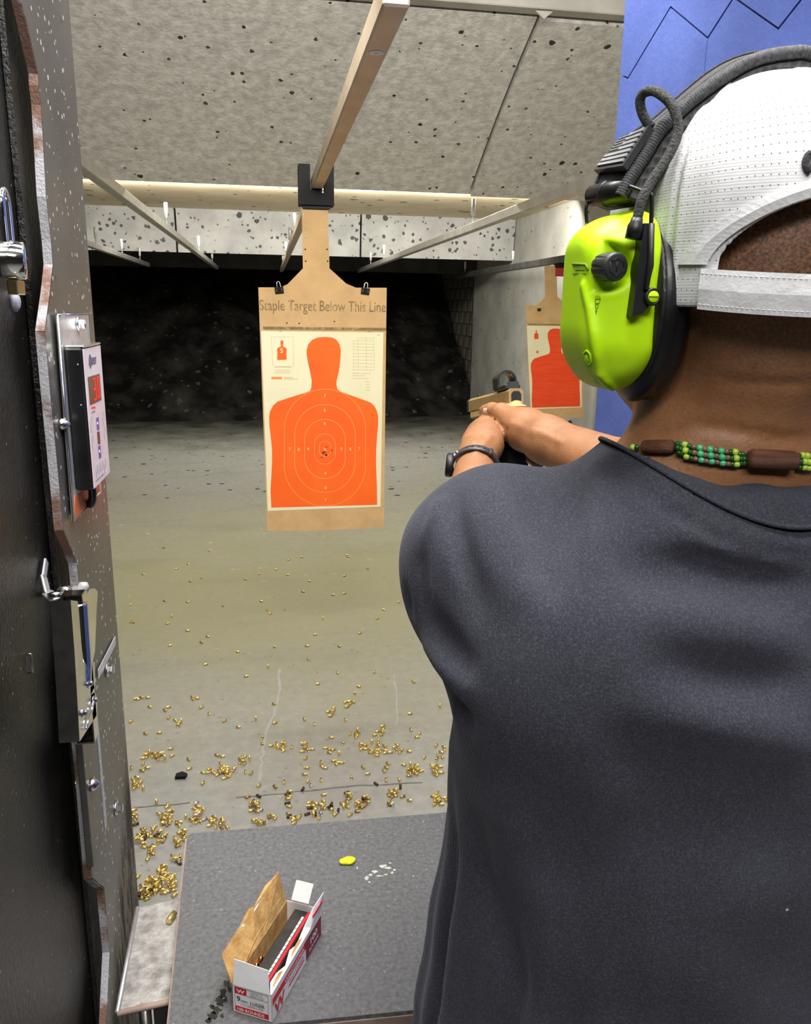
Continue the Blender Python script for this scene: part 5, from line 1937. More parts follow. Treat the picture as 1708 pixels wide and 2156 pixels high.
fold([(1000, 1700), (1020, 1850), (1060, 2000), (1120, 2140)], 0.014, 0.006)
fold([(1060, 1640), (1100, 1800), (1170, 1990), (1240, 2140)], 0.022, -0.005)
fold([(1300, 1700), (1450, 1760), (1600, 1780), (1706, 1780)], 0.03, 0.005)
shirt.post = shirt_post
V, Q = solid(shirt, (0.03, 0.33, 0.80), (0.62, 0.80, 1.60), 0.0041, pad=0.012)
sh_o = mesh_np('t_shirt', V, Q, 'shirt', person)

# ribbed collar
def drop_z(x, y):
    """height of the shirt surface under (x, y)"""
    z = np.linspace(1.60, 1.40, 401)
    P = np.stack([np.full(401, x), np.full(401, y), z], 1)
    d = shirt_folded(P)
    k = np.argmax(d < 0)
    return z[k] if (d < 0).any() else 1.50


shirt_folded = Field()
shirt_folded.p = shirt.p
_CZ = [drop_z(SX + 0.086 * math.cos(t), CY0 + 0.093 * math.sin(t)) for t in np.linspace(0, 2 * math.pi, 73)]
_CZ = list(np.convolve(np.array(_CZ[-4:-1] + _CZ + _CZ[1:4]), np.ones(7) / 7, 'valid'))


def collar_z(phi):
    return float(np.interp(phi % (2 * math.pi), np.linspace(0, 2 * math.pi, 73), _CZ)) + 0.0022


def collar_pt(phi, v):
    # phi 0 = right, pi/2 = front ; v 0 = outer seam, 1 = free edge
    c, s = math.cos(phi), math.sin(phi)
    back = max(0, -s)
    ru, rv = 0.0695, 0.0645
    lo_ = np.array([SX + 0.086 * c, CY0 + 0.093 * s, collar_z(phi)])
    hi_ = np.array([SX + ru * c, CY0 + rv * s, 1.5575 - 0.014 * back - 0.035 * max(0, s)])
    p = lo_ + (hi_ - lo_) * v
    bulge = 0.0045 * math.sin(math.pi * v)
    wav = (0.0016 * math.sin(phi * 7 + 1) + 0.0007 * math.sin(phi * 13)) * v
    return p + np.array([c * bulge, s * bulge, bulge * 0.6 + wav])


cm = MB()
NU, NV = 120, 9
cm.grid(lambda u, v: collar_pt(u * 2 * math.pi, v), NU, NV, wrap_u=True)
cm.grid(lambda u, v: collar_pt(u * 2 * math.pi, v) - np.array([math.cos(u * 2 * math.pi), math.sin(u * 2 * math.pi), 0.5]) * 0.0022, NU, NV, wrap_u=True)
cm.grid(lambda u, v: collar_pt(u * 2 * math.pi, 1.0) - np.array([math.cos(u * 2 * math.pi), math.sin(u * 2 * math.pi), 0.5]) * 0.0022 * v, NU, 3, wrap_u=True)
cm.build('collar', 'shirt', sh_o, fix=False)
cm = MB()
cm.tube([collar_pt(t, 0.0) + np.array([0, 0, 0.0004]) for t in np.linspace(0, 2 * math.pi, 160, endpoint=False)], 0.0015, 8, closed=True)
cm.build('collar_seam', 'shirt', sh_o, fix=False)

# ------------------------------------------------------------------ cap
def cap_mat():
    m, nt, b = new_mat('white_perforated_fabric')
    uv = node(nt, 'ShaderNodeUVMap')
    uv.uv_map = 'UVMap'
    tc = node(nt, 'ShaderNodeTexCoord')
    v = node(nt, 'ShaderNodeTexVoronoi', voronoi_dimensions='2D')
    v.inputs['Scale'].default_value = 1.0
    v.inputs['Randomness'].default_value = 0.08
    nt.links.new(uv.outputs[0], v.inputs['Vector'])
    hole = mth(nt, 'LESS_THAN', v.outputs['Distance'], 0.085)
    base = mixc(nt, ramp(nt, vary(nt, tc.outputs['Object'], 40, 4), 0.35, 0.65), (0.54, 0.54, 0.55), (0.61, 0.61, 0.615))
    col = mixc(nt, hole, base, (0.10, 0.10, 0.10))
    nt.links.new(col, b.inputs['Base Color'])
    b.inputs['Roughness'].default_value = 0.8
    w = node(nt, 'ShaderNodeTexWave', bands_direction='Z')
    w.inputs['Scale'].default_value = 190
    w.inputs['Distortion'].default_value = 1.0
    nt.links.new(tc.outputs['Object'], w.inputs['Vector'])
    hgt = mth(nt, 'ADD', mth(nt, 'MULTIPLY', w.outputs['Fac'], 0.18), vary(nt, tc.outputs['Object'], 90, 5))
    bp = node(nt, 'ShaderNodeBump')
    bp.inputs['Strength'].default_value = 0.25
    bp.inputs['Distance'].default_value = 0.0012
    nt.links.new(hgt, bp.inputs['Height'])
    nt.links.new(bp.outputs[0], b.inputs['Normal'])
    return m


MT['cap'] = cap_mat()
MT['cap_plain'] = pm('white_cap_tape', (0.55, 0.55, 0.56), (0.63, 0.63, 0.64), 60, 0.8, bump=0.2, bscale=120)
KC, KR = np.array([SX, 0.517, 1.700]), np.array([0.0865, 0.1085, 0.094])
ZC = 1.655


def cap_outer(P):
    q = P - KC
    n = 2.25
    k = (np.abs(q[:, 0] / KR[0]) ** n + np.abs(q[:, 1] / KR[1]) ** n + np.abs(q[:, 2] / KR[2]) ** n) ** (1 / n) + 1e-9
    r = np.linalg.norm(q, axis=1)
    d = (1 - 1 / k) * r
    # straight sides below the widest line
    k2 = (np.abs(q[:, 0] / KR[0]) ** n + np.abs(q[:, 1] / KR[1]) ** n) ** (1 / n) + 1e-9
    d2 = (1 - 1 / k2) * np.hypot(q[:, 0], q[:, 1])
    return np.where(q[:, 2] < 0, d2, d)


capf = Field()
capf.fn(cap_outer, 0.01)


def cap_post(P, d):
    q = P - KC
    # panel seams
    for an in (-90, -150, -30, 150, 30):
        a = math.radians(an)
        t = np.array([math.cos(a), math.sin(a)])
        along = q[:, 0] * t[0] + q[:, 1] * t[1]
        off = np.abs(-q[:, 0] * t[1] + q[:, 1] * t[0])
        d = d + np.where(along > 0, 0.0012 * np.exp(-(off / 0.0012) ** 2) - 0.0010 * np.exp(-((off - 0.004) / 0.002) ** 2), 0)
    d = d - 0.0012 * np.sin(q[:, 0] * 90 + q[:, 2] * 60) * np.sin(q[:, 2] * 110 + q[:, 1] * 50) * np.clip((1.70 - P[:, 2]) / 0.04, 0, 1)
    inner = d + 0.0035
    d = np.maximum(d, -inner)
    d = np.maximum(d, ZC - 0.002 - P[:, 2])
    e = ell_d(P, (SX, 0.40, 1.674), (0.070, 0.12, 0.040))
    op = np.maximum(np.maximum(e, 1.655 - P[:, 2]), P[:, 1] - 0.49)
    return np.maximum(d, -op)


capf.post = cap_post
V, Q = solid(capf, KC - np.array([0.11, 0.13, 0.07]), KC + np.array([0.11, 0.13, 0.115]), 0.0017, pad=0.006)
cap_o = mesh_np('cap', V, Q, 'cap', person)
me = cap_o.data
uvl = me.uv_layers.new(name='UVMap')
q = V - KC
ang = np.arctan2(q[:, 0], -q[:, 1])
rad = np.hypot(q[:, 0], q[:, 1])
el = np.arctan2(q[:, 2], rad)
U = np.stack([ang * 0.095 * np.cos(np.clip(el, -0.3, 1.2) * 0.75) / 0.0036, el * 0.095 / 0.0050], 1)
li = np.zeros(len(me.loops), np.int32)
me.loops.foreach_get('vertex_index', li)
uvl.data.foreach_set('uv', U[li].astype(np.float32).reshape(-1))


def cap_surf(phi, z, off=0.0):
    """point on the cap at heading phi (0 = back, negative = left) and height z"""
    zz = max(z - KC[2], 0) / KR[2]
    k = (1 - zz ** 2.25) ** (1 / 2.25)
    n = 2.25
    c, s = math.sin(phi), -math.cos(phi)
    rr = 1 / ((abs(c) / KR[0]) ** n + (abs(s) / KR[1]) ** n) ** (1 / n)
    rr = rr * k + off
    return np.array([KC[0] + rr * c, KC[1] + rr * s, z])


def ribbon(fn, n, name, mat, parent, t=0.0016):
    """fn(u) -> (lower, upper, outward)"""
    m = MB()
    vs = []
    for i in range(n):
        a, b, o = fn(i / (n - 1))
        mid = (a + b) / 2 + o * t * 0.7
        vs += [a - o * t, a + o * t, mid + o * t, b + o * t, b - o * t]
    fs = []
    for i in range(n - 1):
        for j in range(5):
            k = (j + 1) % 5
            fs.append((i * 5 + j, i * 5 + k, (i + 1) * 5 + k, (i + 1) * 5 + j))
    fs += [tuple(range(5)), tuple(range((n - 1) * 5, n * 5))]
    m.add(vs, fs, False)
    return m.build(name, mat, parent)


def strap_fn(u):
    phi = -0.80 + 1.6 * u
    o = np.array([math.sin(phi), -math.cos(phi), 0])
    dip = 0.004 * (1 - (phi / 0.8) ** 2)
    return cap_surf(phi, ZC - 0.003 - dip, 0.0022), cap_surf(phi, ZC + 0.0195 - dip, 0.0022), o


st_ = ribbon(strap_fn, 60, 'strap', 'cap_plain', cap_o)


def arch_fn(u):
    t = math.pi * (0.02 + 0.96 * u)
    ex, ez_ = 0.070 * math.cos(t), 0.040 * math.sin(t)
    ox, oz = 0.0785 * math.cos(t), 0.0490 * math.sin(t)

    def onb(x, z):
        z = 1.674 + z
        zz = max(z - KC[2], 0) / KR[2]
        n = 2.25
        k = max(1 - zz ** n - abs(x / KR[0]) ** n, 0.0) ** (1 / n)
        return np.array([SX + x, KC[1] - KR[1] * k, z])
    a, b = onb(ex, ez_), onb(ox, oz)
    o = np.array([ex * 0.6, -0.1, ez_ * 0.6])
    o /= np.linalg.norm(o)
    return a + o * 0.0008, b + o * 0.0008, o


ribbon(arch_fn, 60, 'opening_tape', 'cap_plain', cap_o)
# stitching along strap
for zo in (0.0, 0.0165):
    m = MB()
    for k in range(64):
        u = (k + 0.2) / 64
        a, b, o = strap_fn(u)
        a2, b2, o2 = strap_fn(min(1, u + 0.010))
        f_ = 0.12 if zo == 0 else 0.88
        m.tube([a + (b - a) * f_ + o * 0.0019, a2 + (b2 - a2) * f_ + o2 * 0.0019], 0.0003, 4)
    m.build('stitching', 'cap_plain', st_)
pb = trace(capf, 1684, 178)
MB().lathe((SX + 0.004, 0.500, KC[2] + KR[2] - 0.0025), (0, -0.12, 1), [(0.0085, 0), (0.0085, 0.002), (0.006, 0.0045), (0.002, 0.0055)], 18).build('button', 'cap_plain', cap_o)
# brim, facing downrange
def brim(u, v):
    an = math.radians(25 + 130 * u)
    k = 0.086 + 0.005
    x = KR[0] * math.cos(an); y = KR[1] * math.sin(an)
    ext = 0.070 * v * math.sin(math.pi * (0.1 + 0.8 * u))
    return (KC[0] + x * (1 + 0.15 * v), KC[1] + y + ext, ZC + 0.004 - 0.018 * v - 0.02 * ((u - 0.5) * 2) ** 2 * v)


mb_ = MB().grid(brim, 24, 8)
mb_.grid(lambda u, v: np.array(brim(u, v)) - np.array([0, 0, 0.003]), 24, 8)
mb_.build('brim', 'cap_plain', cap_o, fix=False)
# black curved badge on the crown, at the right edge of the picture
MT['badge'] = pm('black_embroidery', (0.01, 0.01, 0.012), (0.03, 0.03, 0.035), 300, 0.7, bump=0.8, bscale=700)
bq = on(capf, [(1707, 325), (1699, 333), (1697, 348), (1703, 360), (1707, 363)], 0.001)
MB().tube(smooth_path(bq, 4), 0.0022, 8).build('badge', 'badge', cap_o)

# ------------------------------------------------------------------ earmuffs
MT['lime'] = pm('lime_green_plastic', (0.46, 0.80, 0.0), (0.52, 0.86, 0.005), 6, 0.42, spec=0.4)
MT['muff_black'] = pm('black_vinyl', (0.004, 0.004, 0.0045), (0.008, 0.008, 0.009), 25, 0.35)
MT['muff_matte'] = pm('matte_black_plastic', (0.006, 0.006, 0.0065), (0.010, 0.010, 0.011), 40, 0.42)
MT['knob'] = pm('dark_grey_knob', (0.018, 0.0185, 0.021), (0.028, 0.0285, 0.031), 40, 0.45)
MT['band'] = pm('grey_black_fabric', (0.016, 0.016, 0.018), (0.055, 0.055, 0.06), 500, 0.8, bump=0.5, bscale=900)
MT['piping'] = pm('woven_grey_piping', (0.02, 0.02, 0.022), (0.075, 0.075, 0.08), 420, 0.75)
MT['cable'] = pm('braided_cable', (0.006, 0.006, 0.006), (0.07, 0.07, 0.066), 620, 0.7, bump=0.9, bscale=620)
MT['patch'] = pm('black_rubber_patch', (0.02, 0.02, 0.022), (0.03, 0.03, 0.032), 40, 0.4)
MT['patch_grey'] = pm('grey_patch_stripe', (0.20, 0.20, 0.21), (0.27, 0.27, 0.28), 60, 0.5)
MT['lime_line'] = pm('engraved_green_line', (0.10, 0.20, 0.0), (0.14, 0.26, 0.0), 60, 0.6)


def mesh_pad_mat():
    m, nt, b = new_mat('black_mesh_padding')
    tc = node(nt, 'ShaderNodeTexCoord')
    v = node(nt, 'ShaderNodeTexVoronoi')
    v.inputs['Scale'].default_value = 170
    v.inputs['Randomness'].default_value = 0.25
    nt.links.new(tc.outputs['Object'], v.inputs['Vector'])
    nt.links.new(mixc(nt, ramp(nt, v.outputs['Distance'], 0.3, 0.6), (0.001, 0.001, 0.001), (0.028, 0.029, 0.028)), b.inputs['Base Color'])
    b.inputs['Roughness'].default_value = 0.7
    bp = node(nt, 'ShaderNodeBump')
    bp.inputs['Strength'].default_value = 0.8
    bp.inputs['Distance'].default_value = 0.002
    nt.links.new(v.outputs['Distance'], bp.inputs['Height'])
    nt.links.new(bp.outputs[0], b.inputs['Normal'])
    return m


MT['mesh_pad'] = mesh_pad_mat()
em_ = thing('earmuffs', 'lime green and black electronic earmuffs worn over the white cap', 'earmuffs', (SX, 0.51, 1.60))


def mir(p):
    p = np.array(p, float).copy()
    p[..., 0] = 2 * SX - p[..., 0]
    return p


CC = np.array([0.2135, 0.505, 1.655])
PL = [((-1, 0, 0), 0.0240), ((1, 0, 0), 0.0195), ((0, -1, 0), 0.039), ((0, 1, 0), 0.040), ((0, 0, 1), 0.0555), ((0, 0, -1), 0.0550),
      ((-0.72, -0.69, 0), 0.0375), ((-0.72, 0.69, 0), 0.0330), ((-0.80, 0, -0.60), 0.0375), ((-0.52, 0.0, 0.85), 0.0490),
      ((0, -0.72, -0.70), 0.0545), ((0, 0.72, -0.70), 0.0545), ((0, -0.74, 0.67), 0.0560), ((0, 0.74, 0.67), 0.0560),
      ((-0.55, -0.62, -0.56), 0.0500), ((-0.55, 0.62, -0.56), 0.0500), ((-0.5, -0.5, 0.707), 0.0505), ((-0.5, 0.5, 0.707), 0.0505), ((0.3, -0.55, -0.78), 0.0560)]


def cup_fn(P):
    q = P - CC
    d = None
    for n, o in PL:
        n = np.array(n); n = n / np.linalg.norm(n)
        e = q @ n - o
        d = e if d is None else smax(d, e, 0.011)
    return d


cup = Field()
cup.fn(cup_fn, 0.001)
cup_plain = Field()
cup_plain.p = cup.p
kp = trace(cup_plain, 1283, 562)
ka = np.array([0.16, -0.98, -0.03]); ka /= np.linalg.norm(ka)
RIDGE = [on(cup_plain, [(1228, 602), (1240, 650), (1248, 700), (1256, 750), (1262, 788)]), on(cup_plain, [(1262, 788), (1276, 804), (1292, 818)])]
HOL = on(cup_plain, [(1285, 640), (1290, 700), (1298, 760)])


def cup_post(P, d):
    for pts in RIDGE:
        e = np.full(len(P), 9.0)
        for a, b in zip(pts[:-1], pts[1:]):
            e = np.minimum(e, seg_d(P, a, b, 0, 0))
        d = d - 0.0022 * np.exp(-(e / 0.0028) ** 2)
    e = np.full(len(P), 9.0)
    for a, b in zip(HOL[:-1], HOL[1:]):
        e = np.minimum(e, seg_d(P, a, b, 0, 0))
    d = d + 0.0020 * np.exp(-(e / 0.010) ** 2)
    # knob pocket
    h = (P - kp) @ ka
    r = np.linalg.norm(P - kp - h[:, None] * ka, axis=1)
    pocket = np.maximum(r - 0.0135, -h - 0.0075)
    return smax(d, -pocket, 0.004)


cup.post = cup_post
V, Q = solid(cup, CC - np.array([0.05, 0.06, 0.075]), CC + np.array([0.045, 0.06, 0.075]), 0.0011, pad=0.006)
cl_ = mesh_np('ear_cup', V, Q, 'lime', em_)
cl_['label'] = 'lime green faceted cup shell'
V2 = mir(V)
mesh_np('ear_cup', V2, Q[:, ::-1], 'lime', em_)
cu_ = Field()
cu_.ell(CC + np.array([0.024, 0.003, -0.003]), (0.016, 0.046, 0.060), 0.006)
cu_.ell(CC + np.array([0.034, 0.003, -0.004]), (0.014, 0.043, 0.058), 0.006)
V, Q = solid(cu_, CC + np.array([0.0, -0.06, -0.075]), CC + np.array([0.06, 0.06, 0.075]), 0.0018)
mesh_np('ear_cushion', V, Q, 'muff_black', em_)
mesh_np('ear_cushion', mir(V), Q[:, ::-1], 'muff_black', em_)
rm = Field()
rm.ell(CC + np.array([0.0195, 0.002, -0.001]), (0.0075, 0.0445, 0.0570), 0.004)
V, Q = solid(rm, CC + np.array([0.0, -0.06, -0.075]), CC + np.array([0.04, 0.06, 0.075]), 0.0015)
mesh_np('cup_rim', V, Q, 'muff_matte', em_)
mesh_np('cup_rim', mir(V), Q[:, ::-1], 'muff_matte', em_)
# knob
kb = MB()
vs = []
SEG = 36
for (rr, hh) in ((0.0075, -0.008), (0.0083, -0.004), (0.0083, 0.0065), (0.0072, 0.0078), (0.006, 0.0080)):
    for j in range(SEG):
        an = 2 * math.pi * j / SEG
        r_ = rr * (1.0 if (j % 4) else 0.93) if hh < 0.006 else rr
        g1 = np.cross(ka, (0, 0, 1)); g1 /= np.linalg.norm(g1)
        g2 = np.cross(ka, g1)
        vs.append(kp + ka * hh + (g1 * math.cos(an) + g2 * math.sin(an)) * r_)
fs = [(i * SEG + j, i * SEG + (j + 1) % SEG, (i + 1) * SEG + (j + 1) % SEG, (i + 1) * SEG + j) for i in range(4) for j in range(SEG)]
fs += [tuple(range(SEG)), tuple(range(4 * SEG, 5 * SEG))]
kb.add(vs, fs)
kob = kb.build('volume_knob', 'knob', em_)
hx = [kp + ka * 0.0081 + (g1 * math.cos(t) + g2 * math.sin(t)) * 0.0052 for t in [math.pi / 6 + k * math.pi / 3 for k in range(6)]]
MB().tube([hx[5], hx[0], hx[1], hx[2]], 0.0003, 5).build('emblem', 'muff_matte', kob)
MB().tube([hx[2] * 0.55 + hx[3] * 0.45, hx[3], hx[4], hx[5] * 0.9 + hx[4] * 0.1], 0.0003, 5).build('emblem', 'muff_matte', kob)
cx_ = sum(hx) / 6
MB().tube([hx[1] * 0.5 + cx_ * 0.5, cx_, hx[4] * 0.5 + cx_ * 0.5], 0.0003, 5).build('emblem', 'muff_matte', kob)


def cupline(px, name, mat='lime_line', r=0.00028, closed=False):
    pts = on(cup, px, 0.0001)
    if len(pts) > 1:
        MB().tube(pts, r, 5, closed=closed).build(name, mat, cl_)


cupline([(1253, 629), (1258, 630), (1263, 629), (1265, 628)], 'engraved_mark', r=0.0001)
wp = trace(cup, 1254, 629)
wn = grad(cup, wp)
wr = np.cross((0, 0, 1.0), wn); wr /= np.linalg.norm(wr)
text('engraved_lettering', 'ON', wp + wn * 0.0004, wr, np.cross(wn, wr), 0.0020, 'lime_line', cl_, width=0.0030)
for pp in ([(1254, 630), (1265, 630), (1262, 638), (1254, 639)], [(1254, 641), (1261, 641), (1258, 650), (1255, 650)], [(1254.5, 653), (1257, 653), (1255.5, 661)]):
    cupline(pp, 'volume_mark', closed=True)
cupline([(1236, 738), (1243, 745), (1246, 762), (1241, 768), (1233, 758), (1229, 744)], 'hex_emblem', 'lime', 0.0007, True)
cupline([(1235, 748), (1236, 756), (1240, 762)], 'hex_emblem', 'lime', 0.0006)
cupline([(1206, 556), (1218, 556), (1234, 557), (1239, 569)], 'vent_edge', 'lime_line', 0.0007)
cupline([(1212, 568), (1231, 568)], 'vent_line')
cupline([(1207, 576), (1234, 576)], 'vent_line')
# swing arm and pivot
YA = 0.4590
arm = [(1357, 470), (1379, 470), (1377, 560), (1366, 604), (1366, 646), (1354, 660), (1331, 667), (1337, 620), (1346, 550)]
am = MB()
am.prism([at_y(x, y, YA) for x, y in arm], (0, 1, 0), 0.010)
am.build('swing_arm', 'muff_matte', em_)
a2 = MB()
a2.tube([at_y(1372, 470, YA - 0.0015), at_y(1371, 540, YA - 0.0015), at_y(1361, 610, YA - 0.0015)], 0.0016, 8)
a2.build('arm_rib', 'knob', em_)
pv = at_y(1374, 625, YA - 0.001)
pvo = MB().lathe(pv, (0.05, -1, 0), [(0.0052, -0.012), (0.0052, 0.0), (0.0050, 0.0012), (0.0036, 0.0013), (0.0034, -0.0015)], 24).build('pivot', 'muff_matte', em_)
MB().lathe(pv, (0.05, -1, 0), [(0.0033, -0.0015), (0.0033, 0.0016), (0.0028, 0.0020)], 18).build('pivot_button', 'lime', pvo)
MB().box(pv + np.array([0.0, -0.0020, 0.0]), (0.0062, 0.0006, 0.0009)).build('pivot_slot', 'lime_line', pvo)
# wires
for pth in ([(1238, 428), (1234, 440), (1236, 470)],):
    MB().tube(smooth_path([at_y(x, y, 0.525) for x, y in pth], 4), 0.0011, 8).build('wire_yoke', 'muff_black', em_)
MB().tube(smooth_path([at_y(1325, 392, 0.480), at_y(1352, 402, 0.470), at_y(1369, 408, 0.464), at_y(1373, 420, 0.463), at_y(1371, 478, 0.463)], 5), 0.0013, 8).build('wire_yoke', 'muff_black', em_)
# headband
OUT = [(1241, 425), (1256, 375), (1280, 335), (1312, 296), (1345, 272), (1375, 252), (1422, 209), (1480, 160), (1530, 130), (1585, 113), (1640, 105), (1690, 106)]
PIP = [(1308, 412), (1330, 372), (1357, 330), (1384, 284), (1410, 255), (1434, 233), (1465, 206), (1520, 166), (1582, 130), (1644, 114), (1690, 112)]


def resample(P, n):
    P = np.array(P)
    s = np.concatenate([[0], np.cumsum(np.linalg.norm(np.diff(P, axis=0), axis=1))])
    t = np.linspace(0, s[-1], n)
    return np.stack([np.interp(t, s, P[:, k]) for k in range(3)], 1)


def band_curve(px, Y):
    L = smooth_path([at_y(x, y, Y) for x, y in px], 6)
    L = [p for p in L if p[0] < SX - 0.008]
    top_z = L[-1][2] + 0.0012
    pts = L + [np.array([SX, Y, top_z])]
    R_ = [mir(p) for p in reversed(pts[:-1])]
    return resample(pts + R_, 161)


cf, crr = band_curve(OUT, 0.528), band_curve(PIP, 0.487)
cen2 = np.array([SX, 0.508, 1.68])


def inward(p):
    d = np.array([cen2[0] - p[0], 0, cen2[2] - p[2]])
    return d / np.linalg.norm(d)


def band_sheet(off0, off1, grow, name, mat, nv=7):
    m = MB()
    vs, fs = [], []
    n = len(cf)
    ring = []
    for i in range(n):
        a, b = cf[i], crr[i]
        for k in range(nv):
            p = a + (b - a) * (k / (nv - 1) * (1 + grow) - grow / 2)
            p = p + inward(p) * (off0 - 0.0016 * math.sin(math.pi * k / (nv - 1)))
            vs.append(p)
        for k in reversed(range(nv)):
            p = a + (b - a) * (k / (nv - 1) * (1 + grow) - grow / 2)
            vs.append(p + inward(p) * off1)
    K = 2 * nv
    for i in range(n - 1):
        for k in range(K):
            fs.append((i * K + k, i * K + (k + 1) % K, (i + 1) * K + (k + 1) % K, (i + 1) * K + k))
    fs += [tuple(range(K))[::-1], tuple(range((n - 1) * K, n * K))]
    m.add(vs, fs, True)
    return m.build(name, mat, em_)


band_sheet(0.0, 0.0045, 0.0, 'headband', 'band')
band_sheet(0.0047, 0.0150, 0.12, 'head_pad', 'mesh_pad')
for fr_ in (0.12, 0.55):
    MB().tube([cf[i] + (crr[i] - cf[i]) * fr_ - inward(cf[i]) * 0.0012 for i in range(4, 157, 2)], 0.0009, 6).build('band_rib', 'band', em_)
rr = [(0.0043, 0.0041, 0.0032)[k % 3] for k in range(540)]
MB().tube(resample(crr, 540), 0.004, 8, radii=rr).build('piping', 'piping', em_)
# end block of the band
for side in (0, 1):
    m = MB()
    pa, pb_ = at_y(1250, 412, 0.526), at_y(1322, 402, 0.488)
    if side:
        pa, pb_ = mir(pa), mir(pb_)
    m.tube([pa * 1.08 - pb_ * 0.08, pa, pa * 0.5 + pb_ * 0.5, pb_, pb_ * 1.05 - pa * 0.05], 0.008, 14, radii=[0.0035, 0.0066, 0.0075, 0.0068, 0.0035])
    m.build('band_end', 'muff_black', em_)
    mid = pa * 0.55 + pb_ * 0.45
    dv = (pb_ - pa) / np.linalg.norm(pb_ - pa)
    MB().lathe(mid - dv * 0.001, dv, [(0.0079, 0), (0.0079, 0.002)], 16).build('band_end_ring', 'muff_matte', em_)
# cable loop
cp = [(1338, 478, 0.462), (1345, 448, 0.462), (1353, 418, 0.462), (1372, 382, 0.464), (1394, 350, 0.465), (1413, 318, 0.466), (1427, 282, 0.468), (1426, 250, 0.470), (1414, 220, 0.474), (1394, 200, 0.480),
      (1374, 191, 0.488), (1356, 196, 0.495), (1348, 212, 0.498), (1352, 236, 0.498), (1362, 256, 0.496), (1372, 268, 0.494)]
MB().tube(smooth_path([at_y(*c) for c in cp], 6), 0.0029, 10).build('cable', 'cable', em_)
cs = at_y(1338, 480, 0.462)
MB().lathe(cs + np.array([-0.001, 0, -0.006]), (0.15, 0, 1), [(0.0046, 0), (0.0046, 0.007), (0.0036, 0.009), (0.0032, 0.0115)], 16).build('cable_boot', 'muff_matte', em_)
# flag patch on the band
pc = [at_y(1312, 296, 0.527), at_y(1375, 271, 0.486), at_y(1319, 356, 0.486), at_y(1257, 365, 0.527)]
pn = np.cross(pc[1] - pc[0], pc[3] - pc[0]); pn /= np.linalg.norm(pn)
if pn @ (np.array([-1, 0, 1.0])) < 0:
    pn = -pn
ph = MB().prism([p - pn * 0.001 for p in pc], pn, 0.0040).build('flag_patch', 'patch', em_)


def pq(u, v, h=0.0030):
    a = pc[0] + (pc[1] - pc[0]) * u
    b = pc[3] + (pc[2] - pc[3]) * u
    return a + (b - a) * v + pn * h


for k in range(7):
    v0 = 0.06 + k * 0.128
    u0 = 0.46 if k < 4 and k > 0 else (0.46 if k == 0 else 0.06)
    MB().prism([pq(u0, v0), pq(0.93, v0), pq(0.93, v0 + 0.075), pq(u0, v0 + 0.075)], pn, 0.0010).build('stripe', 'patch_grey', ph)
st = MB()
for r in range(5):
    for c in range(6):
        q = pq(0.09 + c * 0.06, 0.08 + r * 0.09)
        st.lathe(q, pn, [(0.0007, 0), (0.0006, 0.0006)], 5)
st.build('stars', 'patch_grey', ph)

# ------------------------------------------------------------------ bead necklace
MT['wood_bead'] = pm('dark_carved_wood', (0.085, 0.030, 0.014), (0.19, 0.075, 0.035), 40, 0.42, stretch=(0.3, 1, 5), bump=0.5, bscale=400)
MT['bead_lime'] = pm('lime_glass_bead', (0.42, 0.62, 0.06), (0.50, 0.70, 0.10), 60, 0.18)
MT['bead_green'] = pm('jade_glass_bead', (0.06, 0.48, 0.20), (0.09, 0.56, 0.25), 60, 0.18)
MT['bead_brown'] = pm('taupe_glass_bead', (0.19, 0.10, 0.075), (0.25, 0.14, 0.10), 60, 0.22)
MT['bead_dark'] = pm('bottle_green_bead', (0.008, 0.07, 0.012), (0.02, 0.12, 0.02), 60, 0.08)
nk = thing('bead_necklace', 'necklace of carved wood and green glass beads around the neck', 'necklace', (SX, 0.51, 1.555))


def bead(c, ax, r, l, mat):
    ax = np.array(ax, float); ax /= np.linalg.norm(ax)
    return MB().lathe(c - ax * l / 2, ax, [(r * 0.35, 0), (r * 0.82, l * 0.10), (r, l * 0.32), (r, l * 0.68), (r * 0.82, l * 0.90), (r * 0.35, l)], 14).build('bead', mat, nk)


neckf = Field()
neckf.p = [body.p[i] for i in NECK_I]


def neck_at(x, y, off):
    p = trace(neckf, x, y)
    return p + grad(neckf, p) * off


def wood(x0, y0, x1, y1, r):
    a, b = neck_at(x0, y0, r * 0.9), neck_at(x1, y1, r * 0.9)
    d = b - a
    L = np.linalg.norm(d)
    MB().lathe(a, d, [(r * 0.45, 0), (r * 0.8, L * 0.03), (r, L * 0.10), (r * 1.02, L * 0.5), (r, L * 0.90), (r * 0.8, L * 0.97), (r * 0.45, L)], 24).build('wood_bead', 'wood_bead', nk)


